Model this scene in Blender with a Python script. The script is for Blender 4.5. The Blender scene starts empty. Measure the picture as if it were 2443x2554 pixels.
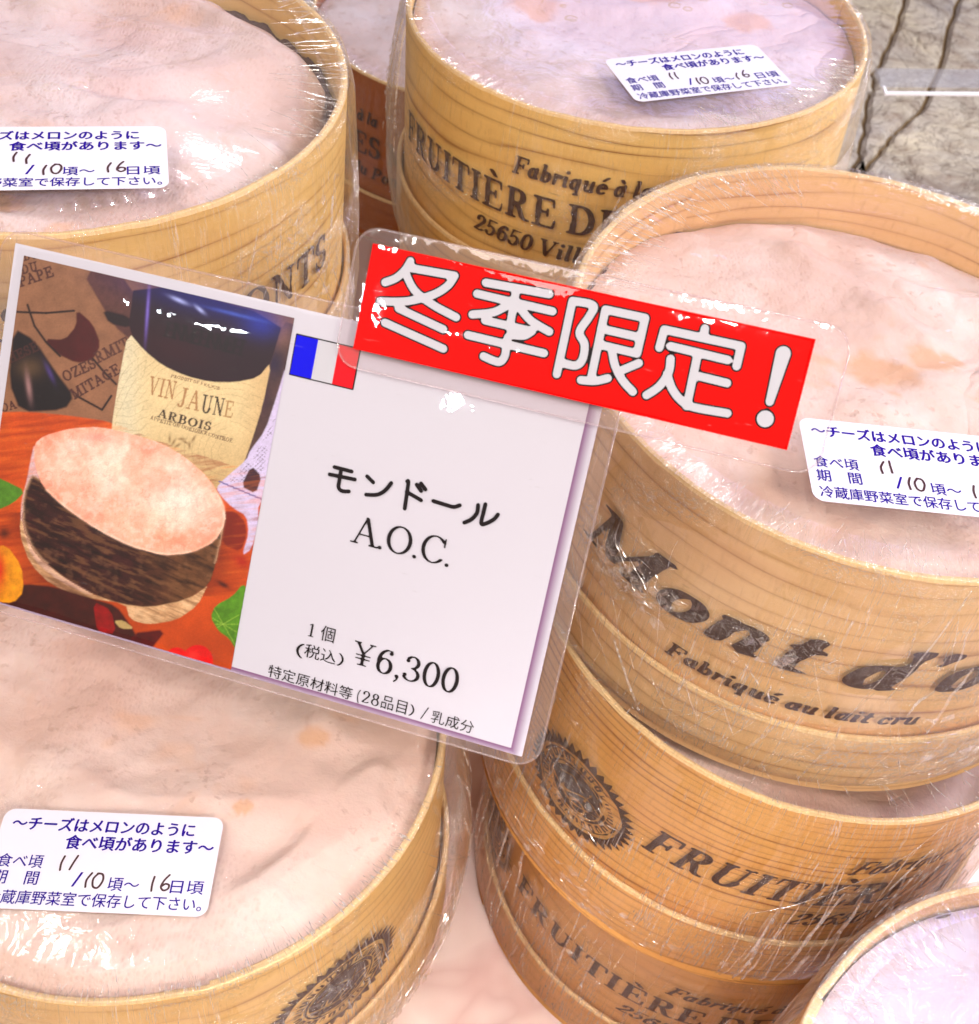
import bpy, math, random
import numpy as np
from mathutils import Matrix, Vector

# ------------------------------------------------------------------ camera, world, lamps
S = 0.085                                  # radius of a cheese box in metres: the working unit
TZ = 5.57                                  # height of the lens over the table, in that unit
MW = np.array([[0.98793, 0.15488, 0.0], [0.1113, -0.70994, 0.69541], [0.10771, -0.68702, -0.71861]])
FPX, CXP, CYP = 3131.0, 1221.5, 1277.0


def world(p):
    p = np.asarray(p, float)
    return Vector((p[0] * S, p[1] * S, (p[2] + TZ) * S))


def c2w(v):
    return MW @ np.asarray(v, float)


sc = bpy.context.scene
COL = sc.collection
sc.unit_settings.system = 'METRIC'
cd = bpy.data.cameras.new('camera')
cam = bpy.data.objects.new('camera', cd)
COL.objects.link(cam)
R3 = Matrix([[MW[i][0], -MW[i][1], -MW[i][2]] for i in range(3)])
# columns of the camera matrix: right, up, back
rt, dn, fw = MW[:, 0], MW[:, 1], MW[:, 2]
R3 = Matrix(((rt[0], -dn[0], -fw[0]), (rt[1], -dn[1], -fw[1]), (rt[2], -dn[2], -fw[2])))
m4 = R3.to_4x4()
m4.translation = world((0, 0, 0))
cam.matrix_world = m4
cd.sensor_fit = 'HORIZONTAL'
cd.sensor_width = 36
cd.lens = 36 * FPX / 2443
cd.clip_start = 0.01
cd.clip_end = 100
cd.dof.use_dof = True
cd.dof.focus_distance = 3.7 * S
cd.dof.aperture_fstop = 45
sc.camera = cam

w = bpy.data.worlds.new('World')
sc.world = w
w.use_nodes = True
bg = w.node_tree.nodes['Background']
bg.inputs[0].default_value = (1.0, 0.74, 0.56, 1)
bg.inputs[1].default_value = 0.22

vs = sc.view_settings
vs.view_transform = 'Standard'
vs.look = 'None'
vs.exposure = 0.05
vs.gamma = 1.0
sc.cycles.use_denoising = True
sc.cycles.transparent_max_bounces = 32
sc.cycles.max_bounces = 8
sc.cycles.caustics_reflective = False
sc.cycles.caustics_refractive = False
sc.cycles.sample_clamp_indirect = 4.0


def area(name, pos, target, sx, sy, watts, col, spread=180):
    l = bpy.data.lights.new(name, 'AREA')
    l.shape = 'RECTANGLE'
    l.size = sx * S
    l.size_y = sy * S
    l.energy = watts
    l.color = col
    l.spread = math.radians(spread)
    o = bpy.data.objects.new(name, l)
    COL.objects.link(o)
    o.location = world(pos)
    d = world(target) - world(pos)
    o.rotation_euler = d.to_track_quat('-Z', 'Y').to_euler()
    return o


area('ceiling_panel_lamp', (-4.6, -1.6, 7.6), (0.1, 3.4, -3), 4.5, 3.6, 3.3, (1.0, 0.91, 0.86))
area('front_fill_light', (5.0, -4.8, 5.2), (0.6, 2.6, -2.6), 2.4, 2.4, 6.6, (1.0, 0.87, 0.74))  # unseen fill added from the camera side to brighten card and box fronts
area('back_panel_lamp', (2.5, 17, 3.0), (0.5, 4.5, -2.5), 8, 3, 1.1, (0.45, 0.45, 1.0))
area('side_panel_lamp', (5.9, 3.4, 3.1), (2.2, 1.0, -3.6), 3.0, 2.2, 1.2, (0.40, 0.42, 1.0))
area('left_panel_lamp', (-4.6, 12, 3.6), (-1.6, 4, -2), 2.5, 2.0, 0.10, (0.5, 0.45, 1.0))
area('stone_fill_light', (10.0, 9, 4), (4.0, 10, -5.5), 3, 3, 11.0, (0.95, 0.95, 1.0))  # added fill light, only there to brighten the stone
area('spot_lamp', (-4.2, 5.3, 4.6), (-1.1, 1.5, -3.7), 0.36, 0.36, 0.36, (1.0, 0.93, 0.88))
area('spot_lamp', (-2.9, 9.6, 2.3), (-1.0, 3.3, -2.1), 0.26, 0.26, 0.12, (1.0, 0.92, 0.90))
area('spot_lamp', (5.5, -2.5, 1.5), (1.9, 2.3, -3.0), 0.4, 1.6, 0.6, (0.9, 0.95, 1.0))
area('spot_lamp', (-6.7, -4.2, 2.5), (-.73, 2.5, -1.9), 0.9, 0.22, 0.5, (0.9, 0.94, 1.0))
area('spot_lamp', (-4.4, -5.4, 2.6), (-.12, 2.4, -2.0), 0.14, 0.14, 0.12, (0.85, 0.9, 1.0))
area('spot_lamp', (-1.2, -3.4, 6.8), (0.3, 2.0, -5.57), 0.6, 0.6, 0.16, (1.0, 0.93, 0.86), 38)  # added spotlight to brighten the marble between the stacks
area('spot_lamp', (0.9, -4.0, 7.0), (0.33, 2.2, -5.57), 0.4, 0.4, 0.045, (1.0, 0.95, 0.92), 14)  # second added light, a narrow cone down into the same gap
for _x, _y in ((-6.5, -3.5), (-2.2, -4.6), (1.6, -2.2), (6.8, 0.5), (-6.0, 3.0), (0.6, 6.2), (5.0, 6.6), (-5.8, 9.0)):
    area('glint_light', (_x, _y, 7.2), (0.4, 3.0, -3.0), 0.28, 0.28, 0.36, (1.0, 0.95, 0.92))  # extra unseen lights, added so the wrap picks up glints

# ------------------------------------------------------------------ helpers
rng = np.random.default_rng(7)


def tag(o, label=None, cat=None, group=None, kind=None):
    if label: o['label'] = label
    if cat: o['category'] = cat
    if group: o['group'] = group
    if kind: o['kind'] = kind
    return o


def mesh(name, V, F, mats, parent=None, smooth=False, uv=None, col=None, mi=None, loc=None):
    me = bpy.data.meshes.new(name)
    V = np.asarray(V, float) * S
    if isinstance(F, np.ndarray) and F.ndim == 2:
        n, k = F.shape
        me.vertices.add(len(V))
        me.vertices.foreach_set('co', V.astype(np.float32).ravel())
        me.loops.add(n * k)
        me.loops.foreach_set('vertex_index', F.astype(np.int32).ravel())
        me.polygons.add(n)
        me.polygons.foreach_set('loop_start', np.arange(0, n * k, k, dtype=np.int32))
        me.update(calc_edges=True)
    else:
        me.from_pydata([tuple(v) for v in V], [], [tuple(f) for f in F])
    if not isinstance(mats, (list, tuple)): mats = [mats]
    for m in mats: me.materials.append(m)
    if mi is not None: me.polygons.foreach_set('material_index', np.asarray(mi, np.int32))
    if smooth: me.polygons.foreach_set('use_smooth', np.ones(len(me.polygons), bool))
    if uv is not None:
        l = me.uv_layers.new(name='UVMap')
        li = np.empty(len(me.loops), np.int32)
        me.loops.foreach_get('vertex_index', li)
        l.data.foreach_set('uv', np.asarray(uv, np.float32)[li].ravel())
    if col is not None:
        a = me.color_attributes.new('print', 'FLOAT_COLOR', 'POINT')
        c = np.ones((len(V), 4), np.float32)
        c[:, :3] = col
        a.data.foreach_set('color', c.ravel())
    me.update()
    o = bpy.data.objects.new(name, me)
    COL.objects.link(o)
    if parent: o.parent = parent
    if loc is not None: o.location = loc
    return o


def grid_faces(nu, nv, wrap=False):
    """vertices indexed i*nv+j"""
    i = np.arange(nu if wrap else nu - 1)
    j = np.arange(nv - 1)
    I, J = np.meshgrid(i, j, indexing='ij')
    I2 = (I + 1) % nu
    return np.stack([I * nv + J, I2 * nv + J, I2 * nv + J + 1, I * nv + J + 1], -1).reshape(-1, 4)


def empty(name, loc, x=None, y=None, z=None):
    o = bpy.data.objects.new(name, None)
    o.empty_display_size = 0.01
    COL.objects.link(o)
    if x is None:
        o.location = loc
    else:
        m = Matrix(((x[0], y[0], z[0]), (x[1], y[1], z[1]), (x[2], y[2], z[2]))).to_4x4()
        m.translation = loc
        o.matrix_world = m
    return o


def srgb(r, g, b):
    f = lambda c: (c / 12.92 if c <= 0.04045 else ((c + 0.055) / 1.055) ** 2.4)
    return (f(r / 255), f(g / 255), f(b / 255))


class NT:
    def __init__(s, name):
        s.m = bpy.data.materials.new(name)
        s.m.use_nodes = True
        s.t = s.m.node_tree
        s.t.nodes.clear()
        s.out = s.t.nodes.new('ShaderNodeOutputMaterial')

    def n(s, typ, **kw):
        nd = s.t.nodes.new('ShaderNode' + typ)
        ins = kw.pop('ins', {})
        for k, v in kw.items(): setattr(nd, k, v)
        for k, v in ins.items():
            if hasattr(v, 'node') or isinstance(v, bpy.types.NodeSocket):
                s.t.links.new(v, nd.inputs[k])
            else:
                nd.inputs[k].default_value = v
        return nd

    def math(s, op, a, b=None, c=None, clamp=False):
        nd = s.t.nodes.new('ShaderNodeMath')
        nd.operation = op
        nd.use_clamp = clamp
        for i, v in enumerate((a, b, c)):
            if v is None: continue
            if isinstance(v, bpy.types.NodeSocket): s.t.links.new(v, nd.inputs[i])
            else: nd.inputs[i].default_value = v
        return nd.outputs[0]

    def mix(s, f, a, b, blend='MIX'):
        nd = s.t.nodes.new('ShaderNodeMix')
        nd.data_type = 'RGBA'
        nd.blend_type = blend
        for i, v in ((0, f), (6, a), (7, b)):
            if isinstance(v, bpy.types.NodeSocket): s.t.links.new(v, nd.inputs[i])
            else: nd.inputs[i].default_value = v if i == 0 else (v[0], v[1], v[2], 1)
        return nd.outputs[2]

    def ramp(s, f, pts):
        nd = s.t.nodes.new('ShaderNodeValToRGB')
        e = nd.color_ramp.elements
        e[0].position, e[1].position = pts[0][0], pts[-1][0]
        for p, c in pts[1:-1]: e.new(p)
        for i, (p, c) in enumerate(pts):
            e[i].color = (c, c, c, 1) if not isinstance(c, tuple) else (*c, 1)
        s.t.links.new(f, nd.inputs[0])
        return nd.outputs[0]

    def coord(s, which, scale=(1, 1, 1), loc=(0, 0, 0), rot=(0, 0, 0)):
        tc = s.t.nodes.new('ShaderNodeTexCoord')
        mp = s.n('Mapping', ins={'Vector': tc.outputs[which], 'Scale': scale, 'Location': loc, 'Rotation': rot})
        return mp.outputs[0]

    def noise(s, vec, scale=5.0, detail=3.0, rough=0.5, dist=0.0):
        return s.n('TexNoise', ins={'Vector': vec, 'Scale': scale, 'Detail': detail, 'Roughness': rough, 'Distortion': dist}).outputs[0]

    def bump(s, h, strength, dist, normal=None):
        ins = {'Height': h, 'Strength': strength, 'Distance': dist}
        if normal is not None: ins['Normal'] = normal
        return s.n('Bump', ins=ins).outputs[0]

    def bsdf(s, color, rough=0.5, normal=None, **kw):
        ins = {'Base Color': color if isinstance(color, bpy.types.NodeSocket) else (*color, 1), 'Roughness': rough}
        if normal is not None: ins['Normal'] = normal
        ins.update(kw)
        b = s.n('BsdfPrincipled', ins=ins)
        return b.outputs[0]

    def facing(s, f0=.045, k=1.0, top=1.0):
        # Schlick reflectance of a thin clear sheet, the same from both sides
        g = s.t.nodes.new('ShaderNodeNewGeometry')
        d = s.n('VectorMath', operation='DOT_PRODUCT', ins={0: g.outputs['Normal'], 1: g.outputs['Incoming']}).outputs['Value']
        c = s.math('SUBTRACT', 1.0, s.math('ABSOLUTE', d), clamp=True)
        f = s.math('ADD', f0 * k, s.math('MULTIPLY', s.math('POWER', c, 4.5), (1 - f0) * k))
        return s.math('MINIMUM', f, top)

    def done(s, shader):
        s.t.links.new(shader, s.out.inputs[0])
        return s.m


def plain(name, col, rough=0.5, **kw):
    t = NT(name)
    v = t.coord('Object')
    nz = t.noise(v, 300, 2)
    c = t.mix(t.math('MULTIPLY', nz, 0.12), col, tuple(x * 0.8 for x in col))
    if 'print' in name or 'flag' in name or 'sign' in name: kw['Specular IOR Level'] = 0.08
    return t.done(t.bsdf(c, rough, **kw))


def wood(name, light, dark, rings, contrast, seed, orange=0.3):
    t = NT(name)
    v1 = t.coord('UV', (1.0, rings, 1), (seed * 3.1, seed * 1.7, 0))
    warp = t.noise(t.coord('UV', (.55, 1.2, 1), (seed, seed, 0)), 1.4, 1.5)
    warp2 = t.noise(t.coord('UV', (0.5, 7.0, 1), (seed * 2, seed, 0)), 1.3, 2)
    sep = t.n('SeparateXYZ', ins={0: v1}).outputs
    y = t.math('ADD', sep[1], t.math('MULTIPLY', warp, rings * 0.20))
    y = t.math('ADD', y, t.math('MULTIPLY', warp2, 1.6))
    fr = t.math('FRACT', y)
    line = t.ramp(fr, [(0.0, 1.0), (0.07, 0.45), (0.22, 0.10), (0.72, 0.0), (0.94, 0.30), (1.0, 1.0)])
    vary = t.ramp(t.noise(t.coord('UV', (1.2, 9, 1), (seed, 0, 0)), 1.0, 2), [(0.32, 0.1), (0.68, 1.0)])
    f = t.math('MULTIPLY', t.math('MULTIPLY', line, vary), contrast, clamp=True)
    fib = t.noise(t.coord('UV', (14, 260, 1), (seed, 0, 0)), 1.0, 4, 0.65)
    blot = t.noise(t.coord('UV', (2.2, 4.5, 1), (seed * 5, 0, 0)), 1.0, 3)
    ray_ = t.ramp(t.noise(t.coord('UV', (60, 14, 1), (seed * 5, 3, 0)), 1.0, 2), [(0.55, 0.0), (0.75, 1.0)])
    c = t.mix(f, light, dark)
    c = t.mix(t.math('MULTIPLY', t.ramp(blot, [(0.4, 0.0), (0.75, 1.0)]), orange), c, (light[0] * 0.80, light[1] * 0.58, light[2] * 0.38))
    c = t.mix(t.math('MULTIPLY', fib, 0.20), c, dark)
    c = t.mix(t.math('MULTIPLY', ray_, 0.18), c, dark)
    fleck = t.ramp(t.noise(t.coord('UV', (5, 42, 1), (seed * 9, 1, 0)), 1.3, 2), [(0.73, 0.0), (0.79, 1.0)])
    c = t.mix(t.math('MULTIPLY', fleck, 0.45), c, tuple(x * 0.55 for x in dark))
    h = t.math('SUBTRACT', t.math('MULTIPLY', fib, 0.6), t.math('MULTIPLY', line, 0.4))
    nrm = t.bump(h, 0.35, 0.0006)
    return t.done(t.bsdf(c, 0.52, nrm))


def rim_wood(name, light, dark):
    t = NT(name)
    v = t.coord('UV', (40, 3, 1))
    nz = t.noise(v, 2.0, 4)
    c = t.mix(t.ramp(nz, [(0.4, 0.0), (0.8, 0.7)]), light, dark)
    return t.done(t.bsdf(c, 0.55, t.bump(nz, 0.5, 0.0006)))


def cheese_mat(name, seed, tint=(1, 1, 1), orange=0.5, weave=1.0):
    t = NT(name)
    v = t.coord('Object', (1, 1, 1), (seed, seed * 2, 0))
    n1 = t.noise(v, 22, 4, 0.6)
    n2 = t.noise(v, 60, 5, 0.65)
    n3 = t.noise(v, 480, 3, 0.7)
    white = (0.72 * tint[0], 0.58 * tint[1], 0.52 * tint[2])
    pink = (0.64 * tint[0], 0.39 * tint[1], 0.31 * tint[2])
    n0 = t.noise(v, 9, 3, 0.55, 0.6)
    c = t.mix(t.ramp(n0, [(0.38, 0.0), (0.62, 0.6)]), white, pink)
    c = t.mix(t.math('MULTIPLY', t.ramp(n1, [(0.44, 0.0), (0.62, 1.0)]), 0.55), c, (0.82 * tint[0], 0.73 * tint[1], 0.69 * tint[2]))
    c = t.mix(t.math('MULTIPLY', t.ramp(n2, [(0.50, 0.0), (0.72, 1.0)]), 0.22), c, (0.66, 0.44, 0.38))
    sp = t.ramp(t.noise(v, 30, 3, 0.6, 0.5), [(0.62, 0.0), (0.70, 1.0)])
    c = t.mix(t.math('MULTIPLY', sp, orange), c, (0.76, 0.40, 0.20))
    spt = t.n('Attribute', attribute_name='print').outputs[2]
    c = t.mix(t.math('MULTIPLY', spt, 0.8), c, (0.66, 0.36, 0.20))
    # imprint of the cloth: close rows of little pits, in patches
    wv = t.n('TexVoronoi', ins={'Vector': t.coord('Object', (1, 0.5, 1), (0, 0, 0), (0, 0, 0.5 + seed)), 'Scale': 900.0, 'Randomness': 0.75}).outputs[0]
    wmask = t.ramp(t.noise(v, 18, 2), [(0.44, 0.0), (0.6, 1.0)])
    pit = t.math('MULTIPLY', t.ramp(wv, [(0.0, 1.0), (0.55, 0.0)]), t.math('MULTIPLY', wmask, weave))
    c = t.mix(t.math('MULTIPLY', pit, 0.34), c, (0.52, 0.30, 0.25))
    c = t.mix(t.math('MULTIPLY', t.ramp(n3, [(0.52, 0.0), (0.75, 1.0)]), 0.10), c, (0.58, 0.38, 0.33))
    spk = t.ramp(t.noise(v, 330, 2, 0.5), [(0.60, 0.0), (0.70, 1.0)])
    smk = t.ramp(t.noise(v, 32, 3), [(0.40, 0.0), (0.62, 1.0)])
    c = t.mix(t.math('MULTIPLY', t.math('MULTIPLY', spk, smk), 0.42), c, (0.47, 0.29, 0.23))
    wr = t.ramp(t.math('ABSOLUTE', t.math('SUBTRACT', t.noise(v, 20, 3, 0.55, 0.9), 0.5)), [(0.0, 1.0), (0.03, 0.45), (0.09, 0.0)])
    wr = t.math('MULTIPLY', wr, t.ramp(t.noise(v, 13, 2), [(0.48, 0.0), (0.62, 1.0)]))
    c = t.mix(t.math('MULTIPLY', wr, 0.20), c, (0.60, 0.36, 0.28))
    h = t.math('ADD', t.math('MULTIPLY', n2, 0.30), t.math('MULTIPLY', n3, 0.03))
    h = t.math('SUBTRACT', h, t.math('MULTIPLY', wr, 0.30))
    h = t.math('SUBTRACT', h, t.math('MULTIPLY', t.math('MULTIPLY', spk, smk), 0.05))
    h = t.math('ADD', h, t.math('MULTIPLY', n1, 1.3))
    h = t.math('SUBTRACT', h, t.math('MULTIPLY', pit, 0.05))
    b = t.n('BsdfPrincipled', ins={'Base Color': c, 'Roughness': 0.75, 'Normal': t.bump(h, 0.8, 0.0034),
                                   'Subsurface Weight': 0.15, 'Subsurface Radius': (0.9, 0.45, 0.3), 'Subsurface Scale': 0.003})
    return t.done(b.outputs[0])


def film_mat(name, seed, streak, crackle, veil, kind):
    """thin shrink wrap: clear sheet, glossy, milky only along its creases"""
    t = NT(name)
    if kind == 'top':
        v = t.coord('Object', (1, 1, 1), (seed, seed, 0))
        big = t.noise(v, 16, 2, 0.5)
        small = t.noise(v, 120, 3, 0.6, 0.6)
        bub = t.n('TexVoronoi', ins={'Vector': v, 'Scale': 95.0, 'Randomness': 1.0}).outputs[0]
        drop = t.math('MULTIPLY', t.ramp(bub, [(0.0, 1.0), (0.16, 0.8), (0.24, 0.0)]),
                      t.ramp(t.noise(v, 26, 1), [(0.52, 0.0), (0.62, 1.0)]))
        uvs = t.coord('UV', (1, 1, 1))
        sep = t.n('SeparateXYZ', ins={0: uvs}).outputs
        edge = t.ramp(sep[1], [(0.90, 0.0), (0.985, 1.0)])
        rad = t.noise(t.coord('UV', (30, 3.0, 1), (seed, 0, 0)), 1.6, 4, 0.7, 0.5)
        h = t.math('ADD', t.math('MULTIPLY', big, 1.0), t.math('MULTIPLY', small, 0.10 * crackle))
        h = t.math('ADD', h, t.math('MULTIPLY', drop, 0.16 * crackle))
        h = t.math('ADD', h, t.math('MULTIPLY', t.math('MULTIPLY', rad, edge), 1.6))
        nrm = t.bump(h, 0.6, 0.0030)
        ridge = t.ramp(t.math('ABSOLUTE', t.math('SUBTRACT', rad, 0.5)), [(0.0, 1.0), (0.012, 0.8), (0.026, 0.0)])
        hz = t.math('ADD', t.math('MULTIPLY', t.math('MULTIPLY', ridge, edge), 0.13 * streak), veil)
    else:
        v = t.coord('UV', (1, 1, 1), (seed, 0, 0))
        st = t.noise(t.coord('UV', (26, 1.6, 1), (seed, seed, 0)), 1.4, 4, 0.62, 0.35)
        st2 = t.noise(t.coord('UV', (30, 1.0, 1), (seed, seed, 0), (0, 0, 0.03)), 1.2, 3, 0.6, 0.5)
        cr = t.noise(t.coord('UV', (7, 8, 1), (seed, seed, 0)), 2.2, 6, 0.72, 1.2)
        cmask = t.ramp(t.noise(t.coord('UV', (1.6, 2.6, 1), (seed * 2, 0, 0)), 1.2, 2), [(0.47, 0.0), (0.66, 1.0)])
        smask = t.ramp(t.noise(t.coord('UV', (2.4, 1.1, 1), (seed * 4, 2, 0)), 1.3, 2), [(0.44, 0.05), (0.60, 1.0)])
        h = t.math('MULTIPLY', t.math('MULTIPLY', st, smask), 1.0 * streak)
        h = t.math('ADD', h, t.math('MULTIPLY', t.math('MULTIPLY', st2, smask), 0.35 * streak))
        h = t.math('ADD', h, t.math('MULTIPLY', t.math('MULTIPLY', cr, cmask), 1.3 * crackle))
        nrm = t.bump(h, 1.0, 0.0055)
        r1 = t.math('ABSOLUTE', t.math('SUBTRACT', st2, 0.5))
        ridge = t.math('MULTIPLY', t.ramp(r1, [(0.0, 1.0), (0.004, 0.8), (0.011, 0.0)]), smask)
        r2 = t.math('ABSOLUTE', t.math('SUBTRACT', cr, 0.5))
        ridge2 = t.math('MULTIPLY', t.ramp(r2, [(0.0, 1.0), (0.006, 0.8), (0.018, 0.0)]), cmask)
        hz = t.math('ADD', t.math('MULTIPLY', ridge, 0.75 * streak), t.math('MULTIPLY', ridge2, 0.8 * crackle))
        hz = t.math('ADD', hz, t.math('ADD', t.math('MULTIPLY', cmask, 0.035 * crackle), veil))
    hz = t.math('MINIMUM', hz, 0.72)
    tr = t.n('BsdfTransparent', ins={0: (0.985, 0.98, 0.98, 1)}).outputs[0]
    df = t.n('BsdfDiffuse', ins={0: (0.93, 0.90, 0.92, 1), 'Normal': nrm}).outputs[0]
    tl = t.n('BsdfTranslucent', ins={0: (0.9, 0.87, 0.88, 1)}).outputs[0]
    milk = t.n('MixShader', ins={0: 0.35, 1: df, 2: tl}).outputs[0]
    base = t.n('MixShader', ins={0: hz, 1: tr, 2: milk}).outputs[0]
    g1 = t.n('BsdfGlossy', ins={'Color': (1, 1, 1, 1), 'Roughness': 0.07, 'Normal': nrm}).outputs[0]
    g2 = t.n('BsdfGlossy', ins={'Color': (1, 1, 1, 1), 'Roughness': 0.26, 'Normal': nrm}).outputs[0]
    gl = t.n('MixShader', ins={0: 0.6 if kind == 'top' else 0.3, 1: g1, 2: g2}).outputs[0]
    f2 = t.facing(.085, 1.0, .5)
    sh = t.n('MixShader', ins={0: f2, 1: base, 2: gl}).outputs[0]
    return t.done(sh)


def clear_mat(name, tint=(0.96, 0.94, 0.95), veil=0.05, rough=0.05, wav=0.5):
    t = NT(name)
    v = t.coord('Object')
    h = t.math('ADD', t.noise(v, 30, 2), t.math('MULTIPLY', t.noise(v, 210, 2), 0.12))
    nrm = t.bump(h, wav, 0.003)
    tr = t.n('BsdfTransparent', ins={0: (*tint, 1)}).outputs[0]
    df = t.n('BsdfDiffuse', ins={0: (0.9, 0.85, 0.87, 1)}).outputs[0]
    scr = t.ramp(t.noise(t.coord('Object', (1, 6, 1), (0, 0, 0), (0, 0, 0.7)), 160, 4, 0.7), [(0.66, 0.0), (0.74, 0.4)])
    base = t.n('MixShader', ins={0: t.math('ADD', t.math('MULTIPLY', scr, 0.25), veil), 1: tr, 2: df}).outputs[0]
    gl = t.n('BsdfGlossy', ins={'Color': (1, 1, 1, 1), 'Roughness': rough, 'Normal': nrm}).outputs[0]
    return t.done(t.n('MixShader', ins={0: t.facing(.05, 1.0, .6), 1: base, 2: gl}).outputs[0])


# ------------------------------------------------------------------ lettering: broad-nib serif alphabet, contour meshes
def EA(cx, cy, rx, ry, a0, a1, n=None):
    n = n or max(4, int(abs(a1 - a0) / 16))
    a = np.radians(np.linspace(a0, a1, n + 1))
    return [(cx + rx * math.cos(t), cy + ry * math.sin(t)) for t in a]


def srf(*xs, y=0.0, w=0.17):
    return [('s', [(x - w, y), (x + w, y)]) for x in xs]


XH = 0.66
GL = {}


def G(ch, adv, *st):
    GL[ch] = (adv, list(st))


G('I', .50, ('n', [(.25, 0), (.25, 1)]), *srf(.25), *srf(.25, y=1))
G('F', .84, ('n', [(.25, 0), (.25, 1)]), *srf(.25), *srf(.25, y=1), ('s', [(.25, 1), (.76, 1)]), ('s', [(.76, 1), (.78, .74)]), ('s', [(.25, .52), (.58, .52)]), ('s', [(.58, .40), (.58, .64)]))
G('E', .90, ('n', [(.25, 0), (.25, 1)]), *srf(.25), *srf(.25, y=1), ('s', [(.25, 1), (.76, 1)]), ('s', [(.76, 1), (.78, .76)]), ('s', [(.25, .52), (.58, .52)]), ('s', [(.58, .40), (.58, .64)]), ('s', [(.25, 0), (.80, 0)]), ('s', [(.80, 0), (.84, .26)]))
G('È', *[GL['E'][0]], *GL['E'][1], ('n', [(.36, 1.32), (.52, 1.16)]))
G('R', .95, ('n', [(.25, 0), (.25, 1)]), *srf(.25), *srf(.25, y=1, w=.15), ('n', [(.25, 1), (.48, 1)] + EA(.48, .76, .20, .24, 90, -90) + [(.25, .52)]), ('n', [(.46, .50), (.56, .34), (.68, .06), (.78, 0)]), ('s', [(.72, 0), (.92, 0)]))
G('U', .98, ('n', [(.24, 1), (.24, .3)] + EA(.50, .3, .26, .3, 180, 360)), ('s', [(.76, .3), (.76, 1)]), *srf(.24, y=1), *srf(.76, y=1, w=.14))
G('T', .86, ('n', [(.43, 0), (.43, 1)]), *srf(.43), ('s', [(.06, 1), (.80, 1)]), ('s', [(.06, 1), (.04, .74)]), ('s', [(.80, 1), (.82, .74)]))
G('D', 1.0, ('n', [(.25, 0), (.25, 1)]), *srf(.22, w=.14), *srf(.22, y=1, w=.14), ('n', [(.25, 1), (.46, 1)] + EA(.46, .5, .38, .5, 90, -90, 14) + [(.25, 0)]))
G('O', .98, ('n', EA(.49, .5, .36, .5, 0, 360, 26)))
G('C', .90, ('n', EA(.49, .5, .36, .5, 38, 322, 22)), ('s', [(.80, .96), (.80, .66)]))
G('S', .72, ('n', EA(.36, .75, .21, .25, 25, 250, 12) + EA(.36, .26, .24, .26, 80, -155, 14)), ('s', [(.57, .98), (.58, .72)]), ('s', [(.12, .02), (.11, .30)]))
G('M', 1.15, ('s', [(.20, 0), (.20, 1)]), ('n', [(.22, 1), (.55, .04)]), ('s', [(.55, .04), (.90, 1)]), ('n', [(.92, 0), (.92, 1)]), *srf(.20, w=.12), *srf(.92), *srf(.16, y=1, w=.12), *srf(.96, y=1, w=.12))
G('N', 1.0, ('s', [(.20, 0), (.20, 1)]), ('n', [(.22, 1), (.76, .02)]), ('s', [(.78, 0), (.78, 1)]), *srf(.20, w=.13), *srf(.16, y=1, w=.12), *srf(.78, y=1, w=.13))
G('A', .92, ('s', [(.14, 0), (.44, 1)]), ('n', [(.44, 1), (.76, 0)]), ('s', [(.24, .34), (.64, .34)]), *srf(.13, w=.12), *srf(.77, w=.14))
G('V', .90, ('n', [(.16, 1), (.46, 0)]), ('s', [(.46, 0), (.76, 1)]), *srf(.15, y=1, w=.14), *srf(.76, y=1, w=.12))
G('Y', .90, ('n', [(.16, 1), (.44, .5)]), ('s', [(.44, .5), (.74, 1)]), ('n', [(.44, .5), (.44, 0)]), *srf(.44), *srf(.15, y=1, w=.13), *srf(.74, y=1, w=.11))
G('¥', .90, *GL['Y'][1], ('s', [(.16, .44), (.72, .44)]), ('s', [(.16, .28), (.72, .28)]))
G('J', .62, ('n', [(.36, 1), (.36, .2)] + EA(.20, .2, .16, .22, 0, -150)), *srf(.36, y=1))
G('B', .90, ('n', [(.25, 0), (.25, 1)]), ('n', [(.1, 1), (.48, 1)] + EA(.48, .76, .18, .24, 90, -90) + [(.25, .52)]), ('n', [(.25, .52), (.5, .52)] + EA(.5, .26, .24, .26, 90, -90) + [(.1, 0)]))
G('P', .84, ('n', [(.25, 0), (.25, 1)]), *srf(.25), ('n', [(.1, 1), (.48, 1)] + EA(.48, .74, .22, .26, 90, -90) + [(.25, .48)]))
G('H', .98, ('n', [(.22, 0), (.22, 1)]), ('n', [(.76, 0), (.76, 1)]), ('s', [(.22, .5), (.76, .5)]), *srf(.22, .76), *srf(.22, .76, y=1))
G('G', .96, ('n', EA(.49, .5, .36, .5, 38, 330, 22)), ('n', [(.80, .1), (.80, .42)]), *srf(.76, y=.42, w=.14))
G('Z', .84, ('s', [(.10, .97), (.74, .97)]), ('n', [(.72, .97), (.12, .03)]), ('s', [(.12, .03), (.78, .03)]), ('s', [(.78, .03), (.80, .26)]), ('s', [(.10, .97), (.08, .74)]))
G('L', .84, ('n', [(.25, 0), (.25, 1)]), *srf(.25, y=1), ('s', [(.08, 0), (.76, 0)]), ('s', [(.76, 0), (.80, .28)]))
G('a', .62, ('n', EA(.28, .31, .17, .30, 0, 360, 16)), ('n', [(.47, XH), (.47, .06)]), ('s', [(.47, .02), (.60, .06)]))
G('à', .62, *GL['a'][1], ('n', [(.24, .98), (.38, .82)]))
G('b', .64, ('n', [(.18, 1.02), (.18, .04)]), ('n', EA(.36, .31, .18, .30, 0, 360, 16)), ('s', [(.06, 1.0), (.18, 1.02)]))
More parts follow.
